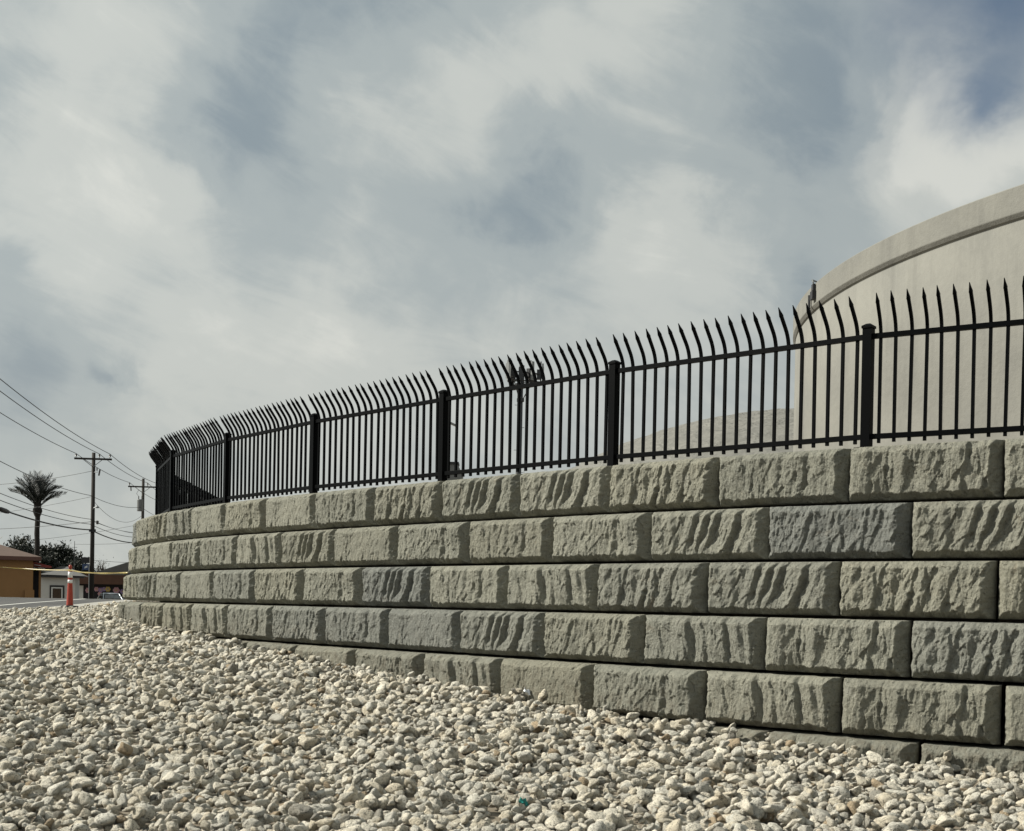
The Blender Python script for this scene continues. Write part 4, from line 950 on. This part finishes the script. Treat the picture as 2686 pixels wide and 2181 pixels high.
# --- parked car: only its roof and windows show above the crest of the road
cc = at(290, 1560, 104); car = empty('parked_car', (cc[0], 104, GZ + .02), math.radians(28), 'pale silver sedan parked before the flower-painted shop, roof showing over the road', 'car')
def loft(stations, name, mat, parent, sm=True):
    """stations: (y, z_low, z_high, half width low, half width high)"""
    m = MB(); vs = []; fs = []
    for (y, zl_, zh, wl_, wh) in stations:
        c = .10
        vs += [(-wl_, y, zl_), (wl_, y, zl_), (wl_ + .02, y, zl_ + (zh - zl_) * .5), (wh, y, zh - c), (wh - c, y, zh), (-wh + c, y, zh), (-wh, y, zh - c), (-wl_ - .02, y, zl_ + (zh - zl_) * .5)]
    for i in range(len(stations) - 1):
        for k in range(8): fs.append((i * 8 + k, i * 8 + (k + 1) % 8, i * 8 + 8 + (k + 1) % 8, i * 8 + 8 + k))
    fs += [tuple(range(8))[::-1], tuple(len(vs) - 8 + k for k in range(8))]
    return m.add(vs, fs).build(name, mat, parent, sm=sm)
loft([(-2.28, .30, .62, .68, .66), (-2.15, .24, .74, .80, .74), (-1.3, .22, .86, .85, .80), (-.8, .22, .92, .86, .82), (1.2, .22, .95, .86, .82), (1.5, .22, .96, .86, .80), (2.1, .26, .90, .80, .74), (2.25, .34, .70, .70, .68)], 'body', 'car_silver', car)
loft([(-.95, .90, 1.02, .74, .72), (-.30, .90, 1.40, .76, .60), (.80, .90, 1.42, .76, .60), (1.55, .90, 1.05, .74, .70)], 'windows', 'window_glass', car, False)
loft([(-.36, 1.385, 1.43, .58, .60), (-.1, 1.40, 1.465, .60, .60), (.6, 1.40, 1.47, .60, .60), (.88, 1.385, 1.425, .58, .60)], 'roof', 'car_silver', car)
for s in (-1, 1):
    for a, b in (((-1.0, .94, .75), (-.30, 1.41, .60)), ((.28, .94, .775), (.28, 1.41, .615)), ((1.55, .98, .75), (.84, 1.41, .60))):
        MB().tube([(s * a[2], a[0], a[1]), (s * b[2], b[0], b[1])], .035, 6).build('pillar', 'car_silver', car)
    MB().box(s * .80 - .07, -.62, .92, s * .98 - .0 * s, -.50, 1.05).build('mirror', 'car_silver', car)
    MB().box(s * .50 - .14, -2.27, .55, s * .50 + .14, -2.17, .67).build('headlight', 'lamp_clear', car)
    MB().box(s * .55 - .14, 2.15, .62, s * .55 + .14, 2.24, .78).build('tail_light', 'awning_red', car)
    for y in (-1.42, 1.38):
        w = MB().lathe([(.20, -.10), (.31, -.10), (.32, -.06), (.32, .06), (.31, .10), (.20, .10)], 20).build('wheel', 'tyre_rubber', car, (s * .78, y, .32), (0, math.pi / 2, 0))
        MB().lathe([(.0, -.05), (.20, -.07), (.20, .07), (.0, .05)], 12).build('rim', 'galvanised', w)
MB().box(-.70, -2.33, .32, .70, -2.20, .50).build('bumper', 'car_silver', car)

# ------------------------------------------------------------------ litter in the gravel
def scrap(name, px, py, w, h, mat, label, lift, seed):
    d = direction(px, py); y = 5.2
    while d.z * y + CZ > float(np.interp(y, LAND[:, 0], LAND[:, 1])) + CZ + .09 and y < 30: y += .01
    r = random.Random(seed); v = []; q = []; n = 7
    for j in range(n):
        for i in range(n): v.append(((i / (n - 1) - .5) * w, r.gauss(0, .004) + .012 * math.sin(i * 1.7 + j), (j / (n - 1) - .5) * h + .006 * math.sin(i * 2.1)))
    for j in range(n - 1):
        for i in range(n - 1): q.append((j * n + i, j * n + i + 1, (j + 1) * n + i + 1, (j + 1) * n + i))
    o = link(name, np_mesh(name, v, q, mat, False), None, None, (d.x * y, y - .02, d.z * y + CZ + lift), (-.75, .5, .35)); md2 = o.modifiers.new('thickness', 'SOLIDIFY'); md2.thickness = .0015
    return tag(o, label, 'litter')
scrap('plastic_scrap', 1374, 2107, .060, .032, 'plastic_teal', 'small teal green plastic scrap lying among the pale stones', .012, 1)
scrap('foil_wrapper', 1383, 1817, .075, .050, 'foil_silver', 'crumpled silver foil wrapper at the foot of the block wall', .010, 2)
